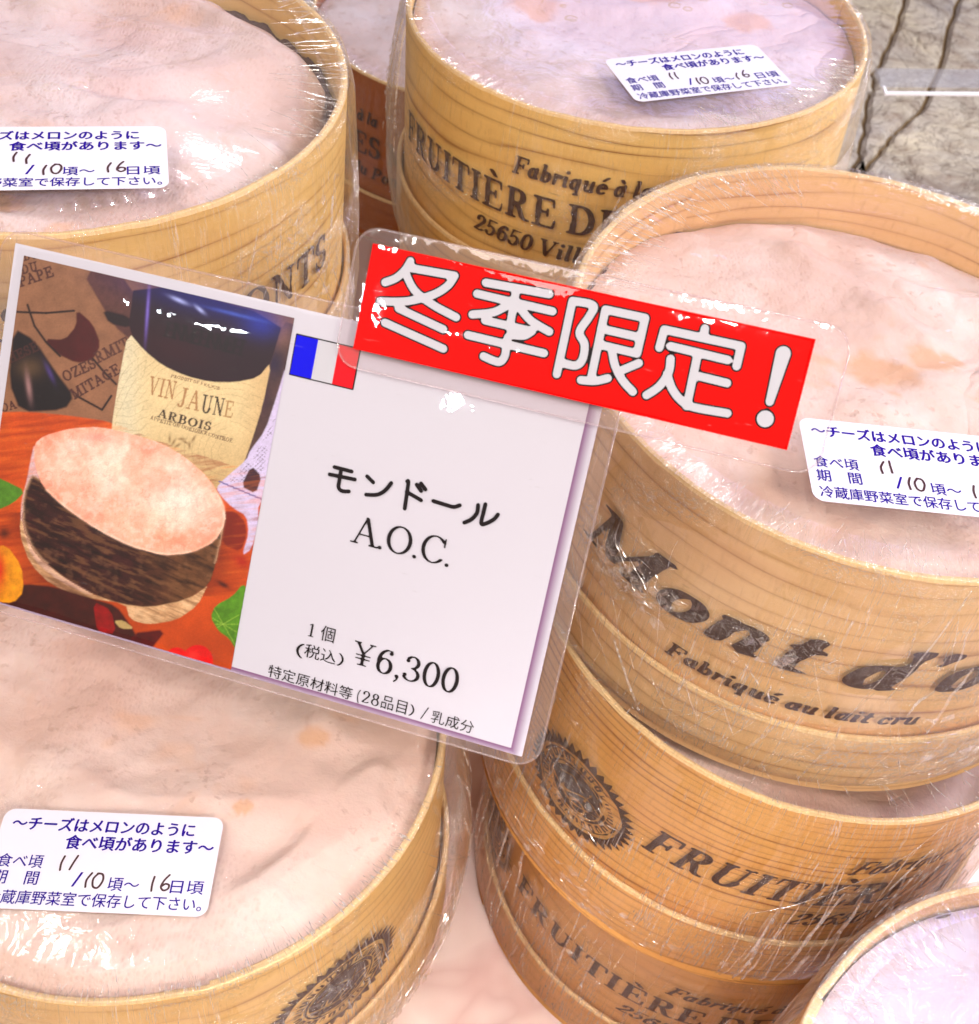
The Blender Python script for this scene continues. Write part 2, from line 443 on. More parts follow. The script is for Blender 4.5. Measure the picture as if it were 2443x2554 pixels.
G('d', .64, ('n', EA(.28, .31, .17, .30, 0, 360, 16)), ('n', [(.47, 1.02), (.47, .06)]), ('s', [(.35, 1.0), (.47, 1.02)]), ('s', [(.47, .02), (.60, .06)]))
G('e', .56, ('n', EA(.28, .31, .19, .30, 8, 320, 16)), ('s', [(.10, .34), (.46, .36)]))
G('é', .56, *GL['e'][1], ('n', [(.24, .80), (.42, 1.0)]))
G('c', .52, ('n', EA(.28, .31, .19, .30, 45, 320, 16)), ('d', [(.40, .50)]))
G('i', .36, ('n', [(.17, .62), (.17, .06)]), ('s', [(.05, .62), (.17, .62)]), ('s', [(.17, .0), (.31, .05)]), ('d', [(.19, .90)]))
G('l', .36, ('n', [(.17, 1.0), (.17, .06)]), ('s', [(.05, 1.0), (.17, 1.0)]), ('s', [(.17, .0), (.31, .05)]))
G('n', .68, ('n', [(.16, .64), (.16, .02)]), ('s', [(.04, .62), (.16, .64)]), ('n', [(.18, .42)] + EA(.34, .42, .15, .22, 150, 0) + [(.49, .06)]), ('s', [(.49, .0), (.64, .05)]))
G('u', .68, ('n', [(.16, .64), (.16, .24)] + EA(.31, .24, .15, .22, 180, 330)), ('s', [(.04, .62), (.16, .64)]), ('n', [(.48, .64), (.48, .06)]), ('s', [(.48, .0), (.62, .05)]))
G('r', .48, ('n', [(.16, .64), (.16, .02)]), ('s', [(.04, .62), (.16, .64)]), ('s', [(.18, .42), (.28, .60), (.40, .62)]), ('d', [(.40, .54)]))
G('o', .58, ('n', EA(.29, .31, .19, .30, 0, 360, 18)))
G('p', .64, ('n', [(.16, .64), (.16, -.30)]), ('n', EA(.34, .31, .18, .30, 0, 360, 16)), *srf(.16, y=-.30, w=.1))
G('q', .64, ('n', EA(.28, .31, .17, .30, 0, 360, 16)), ('n', [(.47, .64), (.47, -.30)]), *srf(.47, y=-.30, w=.12))
G('s', .48, ('n', EA(.24, .47, .13, .16, 30, 260, 10) + EA(.24, .16, .15, .15, 80, -150, 10)))
G('t', .46, ('n', [(.22, .90), (.19, .20), (.24, .03), (.38, .06)]), ('s', [(.06, .62), (.40, .62)]))
G('v', .58, ('n', [(.10, .62), (.28, .02)]), ('s', [(.28, .02), (.46, .62)]))
G('0', .62, ('n', EA(.31, .5, .22, .5, 0, 360, 22)))
G('1', .50, ('n', [(.27, 1), (.27, 0)]), ('s', [(.10, .88), (.27, 1)]), *srf(.27, w=.16))
G('2', .62, ('n', EA(.30, .74, .20, .26, 165, -35, 12) + [(.10, .06)]), ('n', [(.08, .03), (.40, .03), (.52, .12)]), ('d', [(.13, .74)]))
G('3', .62, ('n', EA(.28, .76, .19, .24, 150, -85, 10)), ('n', EA(.28, .26, .24, .26, 88, -150, 12)), ('d', [(.12, .80)]), ('d', [(.09, .22)]))
G('5', .62, ('n', [(.14, .98), (.52, .98)]), ('s', [(.15, .98), (.12, .52)]), ('n', [(.12, .52)] + EA(.28, .32, .22, .31, 110, -150, 12)), ('d', [(.09, .18)]))
G('6', .64, ('n', EA(.33, .31, .21, .31, 0, 360, 20)), ('n', [(.50, .96), (.36, .98)] + EA(.42, .50, .30, .48, 115, 190, 6)), ('d', [(.49, .86)]))
G('8', .62, ('n', EA(.31, .76, .17, .23, 0, 360, 16)), ('n', EA(.31, .27, .22, .27, 0, 360, 18)))
G(',', .30, ('d', [(.14, .04)]), ('s', [(.18, .04), (.16, -.10), (.08, -.20)]))
G('.', .30, ('d', [(.14, .04)]))
G("'", .26, ('d', [(.12, .92)]), ('s', [(.15, .92), (.14, .80), (.08, .70)]))
G('(', .36, ('s', EA(.46, .40, .34, .72, 130, 230, 10)))
G(')', .36, ('s', EA(-.10, .40, .34, .72, 50, -50, 10)))
G('/', .40, ('s', [(.04, -.12), (.36, 1.0)]))
G(' ', .24)


def seg_field(X, Y, pts, a, b):
    pts = [(p[0] / a, p[1] / b) for p in pts]
    x, y = X / a, Y / b
    if len(pts) == 1: return np.hypot(x - pts[0][0], y - pts[0][1])
    best = None
    for (x0, y0), (x1, y1) in zip(pts, pts[1:]):
        dx, dy = x1 - x0, y1 - y0
        L = dx * dx + dy * dy + 1e-12
        t = np.clip(((x - x0) * dx + (y - y0) * dy) / L, 0, 1)
        d = np.hypot(x - x0 - t * dx, y - y0 - t * dy)
        best = d if best is None else np.minimum(best, d)
    return best


def text_width(s, sp=0.0):
    return sum(GL[c][0] + sp for c in s)


def text_field(s, a, b, step, slant=0.0, sp=0.0):
    """grid of the field (inside < 0) for a line of lettering with cap height 1"""
    W = text_width(s, sp)
    xs = np.arange(-.45, W + .55, step)
    ys = np.arange(-.5, 1.55, step)
    F = np.full((len(xs), len(ys)), 9.0)
    x = 0.0
    for c in s:
        adv, st = GL[c]
        lo, hi = np.searchsorted(xs, (x - .5, x + adv + .5))
        if st:
            XX, YY = np.meshgrid(xs[lo:hi], ys, indexing='ij')
            XL = XX - x - slant * YY
            f = np.full(XX.shape, 9.0)
            for k, pts in st:
                if k == 'n': d = seg_field(XL, YY, pts, a, b)
                elif k == 's': d = seg_field(XL, YY, pts, b * 1.05, b * 1.05)
                else: d = seg_field(XL, YY, pts, max(a, b) * 1.15, max(a, b) * 1.15)
                f = np.minimum(f, d)
            F[lo:hi] = np.minimum(F[lo:hi], f)
        x += adv + sp
    return xs, ys, F - 1.0, W


def contour(xs, ys, F, run=6):
    V, Fc = [], []
    inside = F < 0
    full = inside[:-1, :-1] & inside[1:, :-1] & inside[1:, 1:] & inside[:-1, 1:]
    some = (inside[:-1, :-1] | inside[1:, :-1] | inside[1:, 1:] | inside[:-1, 1:]) & ~full
    for j in range(full.shape[1]):
        col_ = full[:, j]
        i = 0
        idx = np.flatnonzero(col_)
        if len(idx) == 0: continue
        st = idx[0]
        prev = st
        segs = []
        for k in idx[1:]:
            if k != prev + 1 or k - st >= run:
                segs.append((st, prev + 1))
                st = k
            prev = k
        segs.append((st, prev + 1))
        for i0, i1 in segs:
            n = len(V)
            V += [(xs[i0], ys[j]), (xs[i1], ys[j]), (xs[i1], ys[j + 1]), (xs[i0], ys[j + 1])]
            Fc.append((n, n + 1, n + 2, n + 3))
    for i, j in zip(*np.nonzero(some)):
        c = [(xs[i], ys[j], F[i, j]), (xs[i + 1], ys[j], F[i + 1, j]), (xs[i + 1], ys[j + 1], F[i + 1, j + 1]), (xs[i], ys[j + 1], F[i, j + 1])]
        poly = []
        for k in range(4):
            p, q = c[k], c[(k + 1) % 4]
            if p[2] < 0: poly.append((p[0], p[1]))
            if (p[2] < 0) != (q[2] < 0):
                t = p[2] / (p[2] - q[2])
                poly.append((p[0] + t * (q[0] - p[0]), p[1] + t * (q[1] - p[1])))
        if len(poly) >= 3:
            n = len(V)
            V += poly
            Fc.append(tuple(range(n, n + len(poly))))
    return np.array(V).reshape(-1, 2), Fc


def vnoise(X, Y, scale, seed, octs=3):
    r = np.random.default_rng(seed)
    out = np.zeros(np.broadcast(X, Y).shape)
    amp = 1.0
    tot = 0
    for o in range(octs):
        g = r.random((64, 64))
        x, y = X * scale, Y * scale
        xi, yi = np.floor(x).astype(int), np.floor(y).astype(int)
        fx, fy = x - xi, y - yi
        fx, fy = fx * fx * (3 - 2 * fx), fy * fy * (3 - 2 * fy)
        a = g[xi % 64, yi % 64]; b = g[(xi + 1) % 64, yi % 64]
        c = g[xi % 64, (yi + 1) % 64]; d = g[(xi + 1) % 64, (yi + 1) % 64]
        out += amp * ((a * (1 - fx) + b * fx) * (1 - fy) + (c * (1 - fx) + d * fx) * fy)
        tot += amp
        amp *= 0.5
        scale *= 2.1
    return out / tot


# ------------------------------------------------------------------ materials
M_ink = plain('burnt_ink', srgb(56, 28, 22), 0.7)
M_black = plain('black_print', (0.012, 0.009, 0.012), 0.35)
M_blue = plain('violet_blue_print', srgb(38, 12, 140), 0.4)
M_pen = plain('pen_ink', srgb(60, 22, 30), 0.4)
M_sticker = plain('sticker_paper', (0.70, 0.70, 0.79), 0.35)
M_red = plain('red_print', (0.78, 0.0, 0.0), 0.35)
M_signwhite = plain('sign_white', (0.56, 0.56, 0.63), 0.35)
M_flagb = plain('flag_blue', srgb(10, 10, 225), 0.35)
M_flagr = plain('flag_red', srgb(225, 20, 35), 0.35)
M_bark = plain('spruce_bark', srgb(70, 44, 38), 0.8)
M_lam = clear_mat('laminate_film', (0.97, 0.93, 0.94), 0.08, 0.05, 0.30)
M_gloss = clear_mat('laminate_gloss', (1, 1, 1), 0.0, 0.03, 0.22)
M_acryl = clear_mat('clear_acrylic', (0.88, 0.92, 0.99), 0.12, 0.03, 0.1)
M_edge = plain('acrylic_edge_glint', (0.92, 0.93, 1.0), 0.2)  # near-white colour stands in for the lamp highlight along the clear edge
M_rim = rim_wood('rim_edge_wood', srgb(232, 200, 146), srgb(206, 156, 98))

H = 1.036       # overall height of a box, lid ring included
ZS = -0.73      # upper edge of the lid ring


def ring_band(name, r_out, thick, z0, z1, join, mats, parent, seed, lap=22.0, rough=0.004, zb=0.0):
    """a thin bent wooden strip whose end laps over its start"""
    n = 220
    s = np.linspace(0, 360 + lap, n)
    th = np.radians(join + s)
    k = np.clip((s - 360 + 6) / 6, 0, 1)
    k = k * k * (3 - 2 * k)
    ro = r_out - thick * 1.04 * (1 - k) * np.clip((lap + 4 - s) / 4, 0, 1) * 0 + k * thick * .38
    j = np.random.default_rng(seed)
    wob = sum(j.normal() * np.cos(m * th + j.random() * 6) / m for m in range(2, 7)) * 0.004
    top = z1 + rough * (vnoise(s, s * 0, 0.22, seed, 4) - 0.5) * 2 + wob * 0.8
    prof = [(-thick, z0, 0), (0, z0, 0), (0, None, -.012), (-.005, None, -.002), (-.010, None, 0), (-thick + .006, None, 0), (-thick, None, -.008)]
    V, UV = [], []
    for i in range(n):
        for dr, zz, dz in prof:
            r = ro[i] + dr + wob[i]
            z = zz if zz is not None else top[i] + dz
            V.append((r * math.cos(th[i]), r * math.sin(th[i]), z + zb))
            UV.append((th[i], z + (0.0 if dr > -thick * .6 else 3.0)))
    V = np.array(V)
    m = len(prof)
    F, mi = [], []
    for i in range(n - 1):
        for q in range(m):
            a, b = q, (q + 1) % m
            F.append((i * m + a, (i + 1) * m + a, (i + 1) * m + b, i * m + b))
            mi.append(1 if q in (2, 3, 4, 5) else 0)
    e = (n - 1) * m
    F = np.array(F)
    F = F[:, ::-1]
    V2 = list(map(tuple, V)); Fl = [tuple(f) for f in F] + [tuple(range(m)), tuple(range(e + m - 1, e - 1, -1))]
    mi += [1, 1]
    return mesh(name, V2, Fl, mats, parent, smooth=False, uv=UV, mi=mi)


def disc(name, r, z, mat, parent, zb=0.0, th=0.02):
    n = 96
    a = np.linspace(0, 2 * np.pi, n, endpoint=False)
    V = [(r * math.cos(t), r * math.sin(t), z + zb) for t in a] + [(r * math.cos(t), r * math.sin(t), z + th + zb) for t in a]
    F = [tuple(range(n))[::-1], tuple(range(n, 2 * n))] + [(i, (i + 1) % n, n + (i + 1) % n, n + i) for i in range(n)]
    return mesh(name, V, F, mat, parent, uv=[(v[0], v[1]) for v in V])


def cheese(parent, mat, seed, depth, back, zb, fold, edge=.25, rmax=.968, ridges=(), spots=()):
    na, nr = 200, 70
    th = np.linspace(0, 2 * np.pi, na, endpoint=False)
    rr = np.linspace(0, 1, nr) ** 0.85 * rmax
    T, R = np.meshgrid(th, rr, indexing='ij')
    X, Y = R * np.cos(T), R * np.sin(T)
    n1 = vnoise(X + 7, Y + 7, 1.7, seed, 3) - .5
    n2 = vnoise(X + 9, Y + 3, 5.0, seed + 5, 3) - .5
    Z = depth + back * np.clip(Y * .8 + X * .25 + .1, 0, 1) ** 1.6 + n1 * 0.11 + n2 * 0.045
    # folds of the rind: ridges running across
    q = Y * 3.1 + X * .5 + 1.1 * vnoise(X + 4, Y + 4, 1.3, seed + 9, 2)
    rd = 1 - np.abs(np.sin(q * 1.6))
    Z = Z + fold * (rd ** 2.5) * (vnoise(X + 2, Y + 8, 2.2, seed + 3, 2))
    e = np.clip((R - .80) / (rmax - .80), 0, 1)
    Z = Z - 0.15 * edge * e ** 2.4 * (0.45 + 0.9 * vnoise(np.cos(T) * 2 + 5, np.sin(T) * 2 + 5, 1.0, seed + 1, 2))
    for pts, hgt, wid in ridges:
        dd_ = seg_field(X + .05 * (vnoise(X + 5, Y + 5, 4, seed, 2) - .5), Y + .05 * (vnoise(X + 8, Y + 2, 4, seed, 2) - .5), smooth_poly(pts, 6), 1, 1)
        Z = Z + hgt * np.exp(-(dd_ / wid) ** 2)
    Z = np.minimum(Z, -0.016 - .01 * vnoise(X + 3, Y + 1, 3, seed, 2))
    tone = np.zeros(X.shape)
    for sx, sy, sr in spots:
        rr2 = np.hypot(X - sx, (Y - sy) * 1.3) / sr + 1.1 * (vnoise(X + 5, Y + 5, 14, seed + 4, 3) - .5)
        tone = np.maximum(tone, np.clip((1.15 - rr2) / .45, 0, 1))
    V = np.stack([X, Y, Z + zb], -1).reshape(-1, 3)
    F = grid_faces(na, nr, True)
    # skirt to close the body
    return mesh('cheese', V, F[:, ::-1], mat, parent, smooth=True, uv=np.stack([T, R], -1).reshape(-1, 2), col=np.repeat(tone.reshape(-1, 1), 3, 1))


def bark(parent, seed, depth, back, zb):
    na = 240
    th = np.linspace(0, 2 * np.pi, na, endpoint=False)
    V = []
    for i, t in enumerate(th):
        y = .95 * math.sin(t); x = .95 * math.cos(t)
        zt = depth - .07 + back * max(0, min(1, y * .8 + x * .25 + .1)) ** 1.6 + .03 * (vnoise(np.array([i * .5]), np.array([0.0]), .6, seed, 3)[0] - .5) * 2
        zt = min(zt, -.03)
        for r, z in ((.935, -.9), (.935, zt), (.962, zt + .01), (.962, -.9)):
            V.append((r * math.cos(t), r * math.sin(t), z + zb))
    F = grid_faces(na, 4, True)
    return mesh('bark_strip', V, F[:, ::-1], M_bark, parent)


def film_top(parent, seed, mat, zb, sag=0.0):
    na = 540
    th = np.linspace(0, 2 * np.pi, na, endpoint=False)
    rr = np.concatenate([np.linspace(0.0, .72, 12), np.linspace(.76, 1.006, 22)])
    T, R = np.meshgrid(th, rr, indexing='ij')
    X, Y = R * np.cos(T), R * np.sin(T)
    Z = .007 + sag * (1 - R ** 2) + .004 * (vnoise(X + 3, Y + 3, 2.2, seed, 2) - .5)
    j = np.random.default_rng(seed)
    cre = np.zeros(na)
    for m in range(40, 150, 3):
        cre += j.normal() * np.cos(m * th + j.random() * 6.3) * (60 / m) ** .7
    cre = cre / np.abs(cre).max()
    amp = np.clip(.5 + 1.2 * (vnoise(np.cos(th) * 2 + 5, np.sin(th) * 2 + 5, 1.4, seed + 2, 2) - .4), .1, 1.4)
    Z = Z + (cre * amp)[:, None] * .0115 * np.exp(-((1.0 - R) / .07) ** 2 * .5) * np.clip((1.006 - R) / .02, .25, 1)
    V = np.stack([X, Y, Z + zb], -1).reshape(-1, 3)
    return mesh('top_wrap', V, grid_faces(na, len(rr), True)[:, ::-1], mat, parent, smooth=True, uv=np.stack([T, R], -1).reshape(-1, 2))


def film_side(parent, seed, mat, zb, bulge=0.03, bdir=0.0):
    na = 540
    th = np.linspace(0, 2 * np.pi, na, endpoint=False)
    zz = np.concatenate([[.007, 0.002], np.linspace(-.02, -1.02, 30), [-1.045]])
    T, Z = np.meshgrid(th, zz, indexing='ij')
    j = np.random.default_rng(seed + 50)
    cre = np.zeros(na); cre2 = np.zeros(na)
    for m in range(16, 120, 3):
        cre += j.normal() * np.cos(m * th + j.random() * 6.3) * (30 / m)
        cre2 += j.normal() * np.cos(m * th + j.random() * 6.3) * (30 / m)
    cre /= np.abs(cre).max(); cre2 /= np.abs(cre2).max()
    t = np.clip(-Z / 1.0, 0, 1)
    prof = np.interp(-Z, [0, .05, .3, .62, .74, .95, 1.045], [1.010, 1.026, 1.036, 1.048, 1.058, 1.054, 1.02])
    R = prof + bulge * np.sin(np.pi * t) ** 1.2 * (.35 + np.clip(np.cos(T - bdir), 0, 1))
    R = R + .006 * (cre[:, None] * (1 - t) + cre2[:, None] * t) * np.sin(np.pi * np.clip(t * .9 + .08, 0, 1))
    R = R + .010 * (vnoise(np.cos(T) * 3 + 5, np.sin(T) * 3 + Z * 2 + 8, 1.6, seed + 6, 3) - .5) * np.sin(np.pi * t)
    V = np.stack([R * np.cos(T), R * np.sin(T), Z + zb], -1).reshape(-1, 3)
    return mesh('side_wrap', V, grid_faces(na, len(zz), True)[:, ::-1], mat, parent, smooth=True, uv=np.stack([T, Z], -1).reshape(-1, 2))


def crease_mat():
    t = NT('film_crease')
    tr = t.n('BsdfTransparent', ins={0: (1, 1, 1, 1)}).outputs[0]
    df = t.n('BsdfDiffuse', ins={0: (0.95, 0.92, 0.93, 1)}).outputs[0]
    gl = t.n('BsdfGlossy', ins={'Color': (1, 1, 1, 1), 'Roughness': 0.16}).outputs[0]
    nz = t.ramp(t.noise(t.coord('Object'), 500, 2), [(0.40, 0.04), (0.68, 0.5)])
    a = t.n('MixShader', ins={0: nz, 1: tr, 2: df}).outputs[0]
    return t.done(t.n('MixShader', ins={0: 0.22, 1: a, 2: gl}).outputs[0])


M_crease = crease_mat()


def facet_mat():
    t = NT('film_facets')
    tr = t.n('BsdfTransparent', ins={0: (1, 1, 1, 1)}).outputs[0]
    df = t.n('BsdfDiffuse', ins={0: (0.95, 0.92, 0.93, 1)}).outputs[0]
    gl = t.n('BsdfGlossy', ins={'Color': (1, 1, 1, 1), 'Roughness': 0.12}).outputs[0]
    a = t.n('MixShader', ins={0: t.math('MULTIPLY', t.ramp(t.noise(t.coord('Object'), 420, 3, .7), [(.4, .02), (.7, 1.)]), .22), 1: tr, 2: df}).outputs[0]
    return t.done(t.n('MixShader', ins={0: t.facing(.10, 1.0, .5), 1: a, 2: gl}).outputs[0])


M_facet = facet_mat()


def film_creases(parent, seed, zb, clusters, bulge, bdir):
    """little pinched folds of the wrap: tapered tents standing on the film.
    cluster = ('top'|'rim'|'side'|'patch', th0, th1, count, a0, a1, length0, length1, spread)"""
    r = np.random.default_rng(seed + 900)
    V, F = [], []

    def side_r(th, z):
        tt = min(max(-z, 0), 1)
        base = np.interp(-z, [0, .05, .3, .62, .74, .95, 1.045], [1.010, 1.026, 1.036, 1.048, 1.058, 1.054, 1.02])
        return base + bulge * math.sin(math.pi * tt) ** 1.2 * (.35 + max(0, math.cos(th - bdir)))

    def tent(fn, p0, p1, w, h, bend_):
        # fn maps (a, b, lift) to a point; a fold from p0 to p1 in (a, b)
        n = 5
        base = len(V)
        d = np.array(p1) - np.array(p0)
        L = np.hypot(*d) + 1e-9
        q_ = np.array([-d[1], d[0]]) / L
        for k in range(n + 1):
            s_ = k / n
            c_ = np.array(p0) + d * s_ + q_ * bend_ * L * math.sin(math.pi * s_) + q_ * r.normal() * w * .5
            ww = w * math.sin(math.pi * min(max(s_, .06), .94)) ** .6
            V.append(fn(*(c_ - q_ * ww), 0)); V.append(fn(*c_, h)); V.append(fn(*(c_ + q_ * ww), 0))
        for k in range(n):
            b_ = base + 3 * k
            F.append((b_, b_ + 3, b_ + 4, b_ + 1)); F.append((b_ + 1, b_ + 4, b_ + 5, b_ + 2))

    topf = lambda a, b, l: (b * math.cos(a / max(b, .2)), b * math.sin(a / max(b, .2)), .012 + l + zb)
    sidef = lambda a, b, l: ((side_r(a, b) + .003 + l) * math.cos(a), (side_r(a, b) + .003 + l) * math.sin(a), b + zb)
    std = (('rim', 0, 360, 230, .978, 1.004, .010, .035, .3), ('top', 0, 360, 14, .88, .97, .04, .10, .2), ('side', 0, 360, 10, -.05, -.9, .06, .3, .1))
    def facet(th, z, sz):
        # a crumpled scrap of the same film: a few tilted triangles sharing edges
        b = len(V)
        k = r.integers(4, 7)
        V.append(sidef(th, z, r.uniform(.004, .016)))
        for q_ in range(k):
            an = 2 * math.pi * (q_ + r.uniform(-.3, .3)) / k
            s_ = sz * r.uniform(.5, 1.2)
            V.append(sidef(th + math.cos(an) * s_, z + math.sin(an) * s_ * .8, r.uniform(-.001, .012)))
        for q_ in range(k):
            F.append((b, b + 1 + q_, b + 1 + (q_ + 1) % k))

    nf = []
    for kind, t0, t1, cnt, a0, a1, l0, l1, spr in list(std) + list(clusters):
        if kind == 'side' and cnt > 36: cnt = int(cnt * .5)
        if kind == 'patch':
            for _ in range(int(cnt * .28)):
                tc = math.radians((t0 + t1) / 2 + r.normal() * abs(t1 - t0) * .25)
                zc_ = (a0 + a1) / 2 + r.normal() * abs(a1 - a0) * .25
                n0 = len(F)
                facet(tc, zc_, r.uniform(.012, .032))
                nf += list(range(n0, len(F)))
            cnt = int(cnt * .22)
        for _ in range(cnt):
            th = math.radians(r.uniform(t0, t1))
            a = r.uniform(min(a0, a1), max(a0, a1))
            L = r.uniform(l0, l1) * (.5 + r.random())
            if kind in ('top', 'rim'):
                b1 = min(a + L / 2, 1.005); b0 = b1 - L
                sk = r.normal() * spr * L
                w_ = r.uniform(.0007, .0022)
                aa = th * b1
                tent(lambda u, v, l, th=th, b1=b1: ((v) * math.cos(th + (u) / b1), v * math.sin(th + u / b1), .0115 + l + zb), (0, b0), (sk, b1), w_, w_ * 1.6, r.normal() * .03)
            elif kind == 'side':
                z1 = min(a + L / 2, -.01); z0 = max(z1 - L, -1.02)
                w_ = r.uniform(.0006, .0015) if r.random() < .8 else r.uniform(.003, .006)
                tent(sidef, (th, z1), (th + r.normal() * spr * L, z0), w_, w_ * 1.2, r.normal() * .02)
            else:
                an = r.uniform(0, math.pi)
                w_ = r.uniform(.0007, .0016)
                tent(sidef, (th, a), (th + math.cos(an) * L, a + math.sin(an) * L), w_, w_ * 1.8, r.normal() * .1)
    mi_ = np.zeros(len(F), int)
    mi_[nf] = 1
    o = mesh('film_creases', V, F, [M_crease, M_facet], parent, mi=mi_)
    o['kind'] = 'stuff'
    return o


def bend(V2, th0, z0, scale, r, zb, xs=1.0):
    """flat lettering (cap height 1) onto the side of a box"""
    u = math.radians(th0) + V2[:, 0] * scale * xs / r
    return np.stack([r * np.cos(u), r * np.sin(u), z0 + V2[:, 1] * scale + zb], -1)


LET = {}


def lettering(name, text, parent, th0, th1, z0, cap, zb, a=.10, b=.045, slant=0.0, wear=.5, r=1.013, seed=1, sp=0.04):
    """th0..th1: degrees spanned by the whole string"""
    step = .055 if cap > .1 else .075
    xs, ys, F, W = text_field(text, a, b, step, slant, sp)
    XX, YY = np.meshgrid(xs, ys, indexing='ij')
    F = F + wear * np.clip(vnoise(XX + 3, YY + 3, 3.2, seed, 3) - .62, 0, 1) * 4.0 + wear * .7 * (vnoise(XX + 8, YY, 7.0, seed + 2, 2) - .5)
    V, Fc = contour(xs, ys, F, 3)
    xsc = math.radians(th1 - th0) * r / (W * cap)
    return mesh(name, bend(V, th0, z0, cap, r, zb, xsc), Fc, M_ink, parent)


def seal(parent, thc, zc, rx, rz, zb, seed=1, r=1.014):
    """stamped round badge: toothed ring, ring of marks, dark picture in the middle"""
    st = .016
    xs = np.arange(-1.25, 1.25, st); ys = xs.copy()
    X, Y = np.meshgrid(xs, ys, indexing='ij')
    R = np.hypot(X, Y); T = np.arctan2(Y, X)
    saw = np.abs(((T / (2 * np.pi) * 40) % 1) - .5) * 2
    outer = R - (.94 + .16 * saw)
    inner = .86 - R
    f = np.maximum(outer, inner)                                   # toothed ring
    ring2 = np.abs(R - .84 + .06) - .012
    ring3 = np.abs(R - .56) - .016
    # marks standing in for the worn lettering of the ring
    tt = (T / (2 * np.pi) * 26) % 1
    k = np.floor(T / (2 * np.pi) * 26)
    rr_ = np.random.default_rng(4).random(60)
    wdt = .22 + .16 * rr_[(k.astype(int)) % 60]
    bar = np.maximum(np.abs(tt - .5) - wdt, np.abs(R - .68) - .065)
    hole = .12 - np.hypot((tt - .5) * 1.0, (R - .68 - .02 * (rr_[(k.astype(int) + 7) % 60])) / .09 * .22)
    bar = np.maximum(bar, hole)
    ctr = R - .50
    # valley, hill lines and a fir in the middle picture
    cut = np.minimum.reduce([
        np.abs(Y + .05 - .12 * np.sin(X * 7) - .1 * X) - .022,
        np.abs(Y + .22 + .10 * np.cos(X * 6)) - .016,
        np.maximum(np.abs(Y - .32 + .7 * np.abs(X + .12)) - .018, np.abs(X + .12) - .25),
        np.maximum(np.abs(X - .2 - .25 * Y) - .016, np.abs(Y - .16) - .17),
        np.maximum(np.abs(np.hypot(X - .12, Y + .30) - .14) - .014, -1.0),
        np.maximum(np.abs(X + .28 - .3 * Y) - .012, np.abs(Y + .2) - .15),
        np.maximum(np.abs(X + .20 - .3 * Y) - .012, np.abs(Y + .18) - .16)])
    ctr = np.maximum(ctr, -cut)
    f = np.minimum.reduce([f, ring3 * 1.0, bar, ctr, ring2])
    f = f + .05 * (vnoise(X + 3, Y + 3, 6, seed, 3) - .5) + .12 * np.clip(vnoise(X + 9, Y + 3, 2.2, seed + 4, 3) - .60, 0, 1)
    V, Fc = contour(xs, ys, f, 4)
    P = bend(np.stack([V[:, 0] * rx / rz, V[:, 1]], -1), thc, zc, rz, r, zb)
    return mesh('seal_stamp', P, Fc, M_ink, parent)


_tx = {}


def cjk(text, bold=0.0):
    """outline mesh of a line of text in Blender's built-in font, normalised to its own ink box"""
    key = (text, bold)
    if key in _tx: return _tx[key]
    cu = bpy.data.curves.new('t', 'FONT')
    cu.body = text
    cu.resolution_u = 3
    cu.offset = bold
    ob = bpy.data.objects.new('t', cu)
    COL.objects.link(ob)
    bpy.context.view_layer.update()
    dg = bpy.context.evaluated_depsgraph_get()
    me = ob.evaluated_get(dg).to_mesh()
    V = np.array([v.co[:2] for v in me.vertices]).reshape(-1, 2)
    F = [tuple(p.vertices) for p in me.polygons]
    ob.evaluated_get(dg).to_mesh_clear()
    bpy.data.objects.remove(ob)
    bpy.data.curves.remove(cu)
    _tx[key] = (V, F)
    return V, F


def flat_text(name, text, x0, x1, y0, y1, z, mat, parent, bold=0.0, fat=0.0):
    """fit the ink of the text into the box x0..x1, y0..y1 (y up)"""
    V, F = cjk(text, bold)
    if len(V) == 0: return None
    lo, hi = V.min(0), V.max(0)
    P = (V - lo) / np.maximum(hi - lo, 1e-6)
    P = np.stack([x0 + P[:, 0] * (x1 - x0), y0 + P[:, 1] * (y1 - y0), np.full(len(V), z)], -1)
    if fat:
        n = len(V)
        Q, FF = [], []
        for k, (dx, dy) in enumerate(((-1, 0), (1, 0), (0, .7), (0, -.7))):
            Q.append(P + np.array([dx * fat, dy * fat, k * .00025]))
            FF += [tuple(i + k * n for i in f) for f in F]
        P, F = np.vstack(Q), FF
    return mesh(name, P, F, mat, parent)


def strokes_mesh(name, strokes, rad, step, z, mat, parent, flip=1):
    """strokes: list of polylines (optionally with own radius) in the plane of the parent"""
    allp = np.array([p for s_ in strokes for p in s_[0]])
    R = max((s_[1] or rad) if not isinstance(s_[1], tuple) else max(s_[1]) for s_ in strokes)
    lo, hi = allp.min(0) - R * 1.6, allp.max(0) + R * 1.6
    xs = np.arange(lo[0], hi[0], step); ys = np.arange(lo[1], hi[1], step)
    X, Y = np.meshgrid(xs, ys, indexing='ij')
    f = np.full(X.shape, 1e3)
    for pts, r in strokes:
        if isinstance(r, tuple):
            (xa, ya), (xb, yb) = pts[0], pts[-1]
            L = (xb - xa) ** 2 + (yb - ya) ** 2
            t = np.clip(((X - xa) * (xb - xa) + (Y - ya) * (yb - ya)) / L, 0, 1)
            d = np.hypot(X - xa - t * (xb - xa), Y - ya - t * (yb - ya)) - (r[0] + (r[1] - r[0]) * t)
        else:
            d = seg_field(X, Y, pts, 1, 1) - (r or rad)
        f = np.minimum(f, d)
    V, Fc = contour(xs, ys, f, 200)
    return mesh(name, np.column_stack([V, np.full(len(V), z)]), Fc, mat, parent)


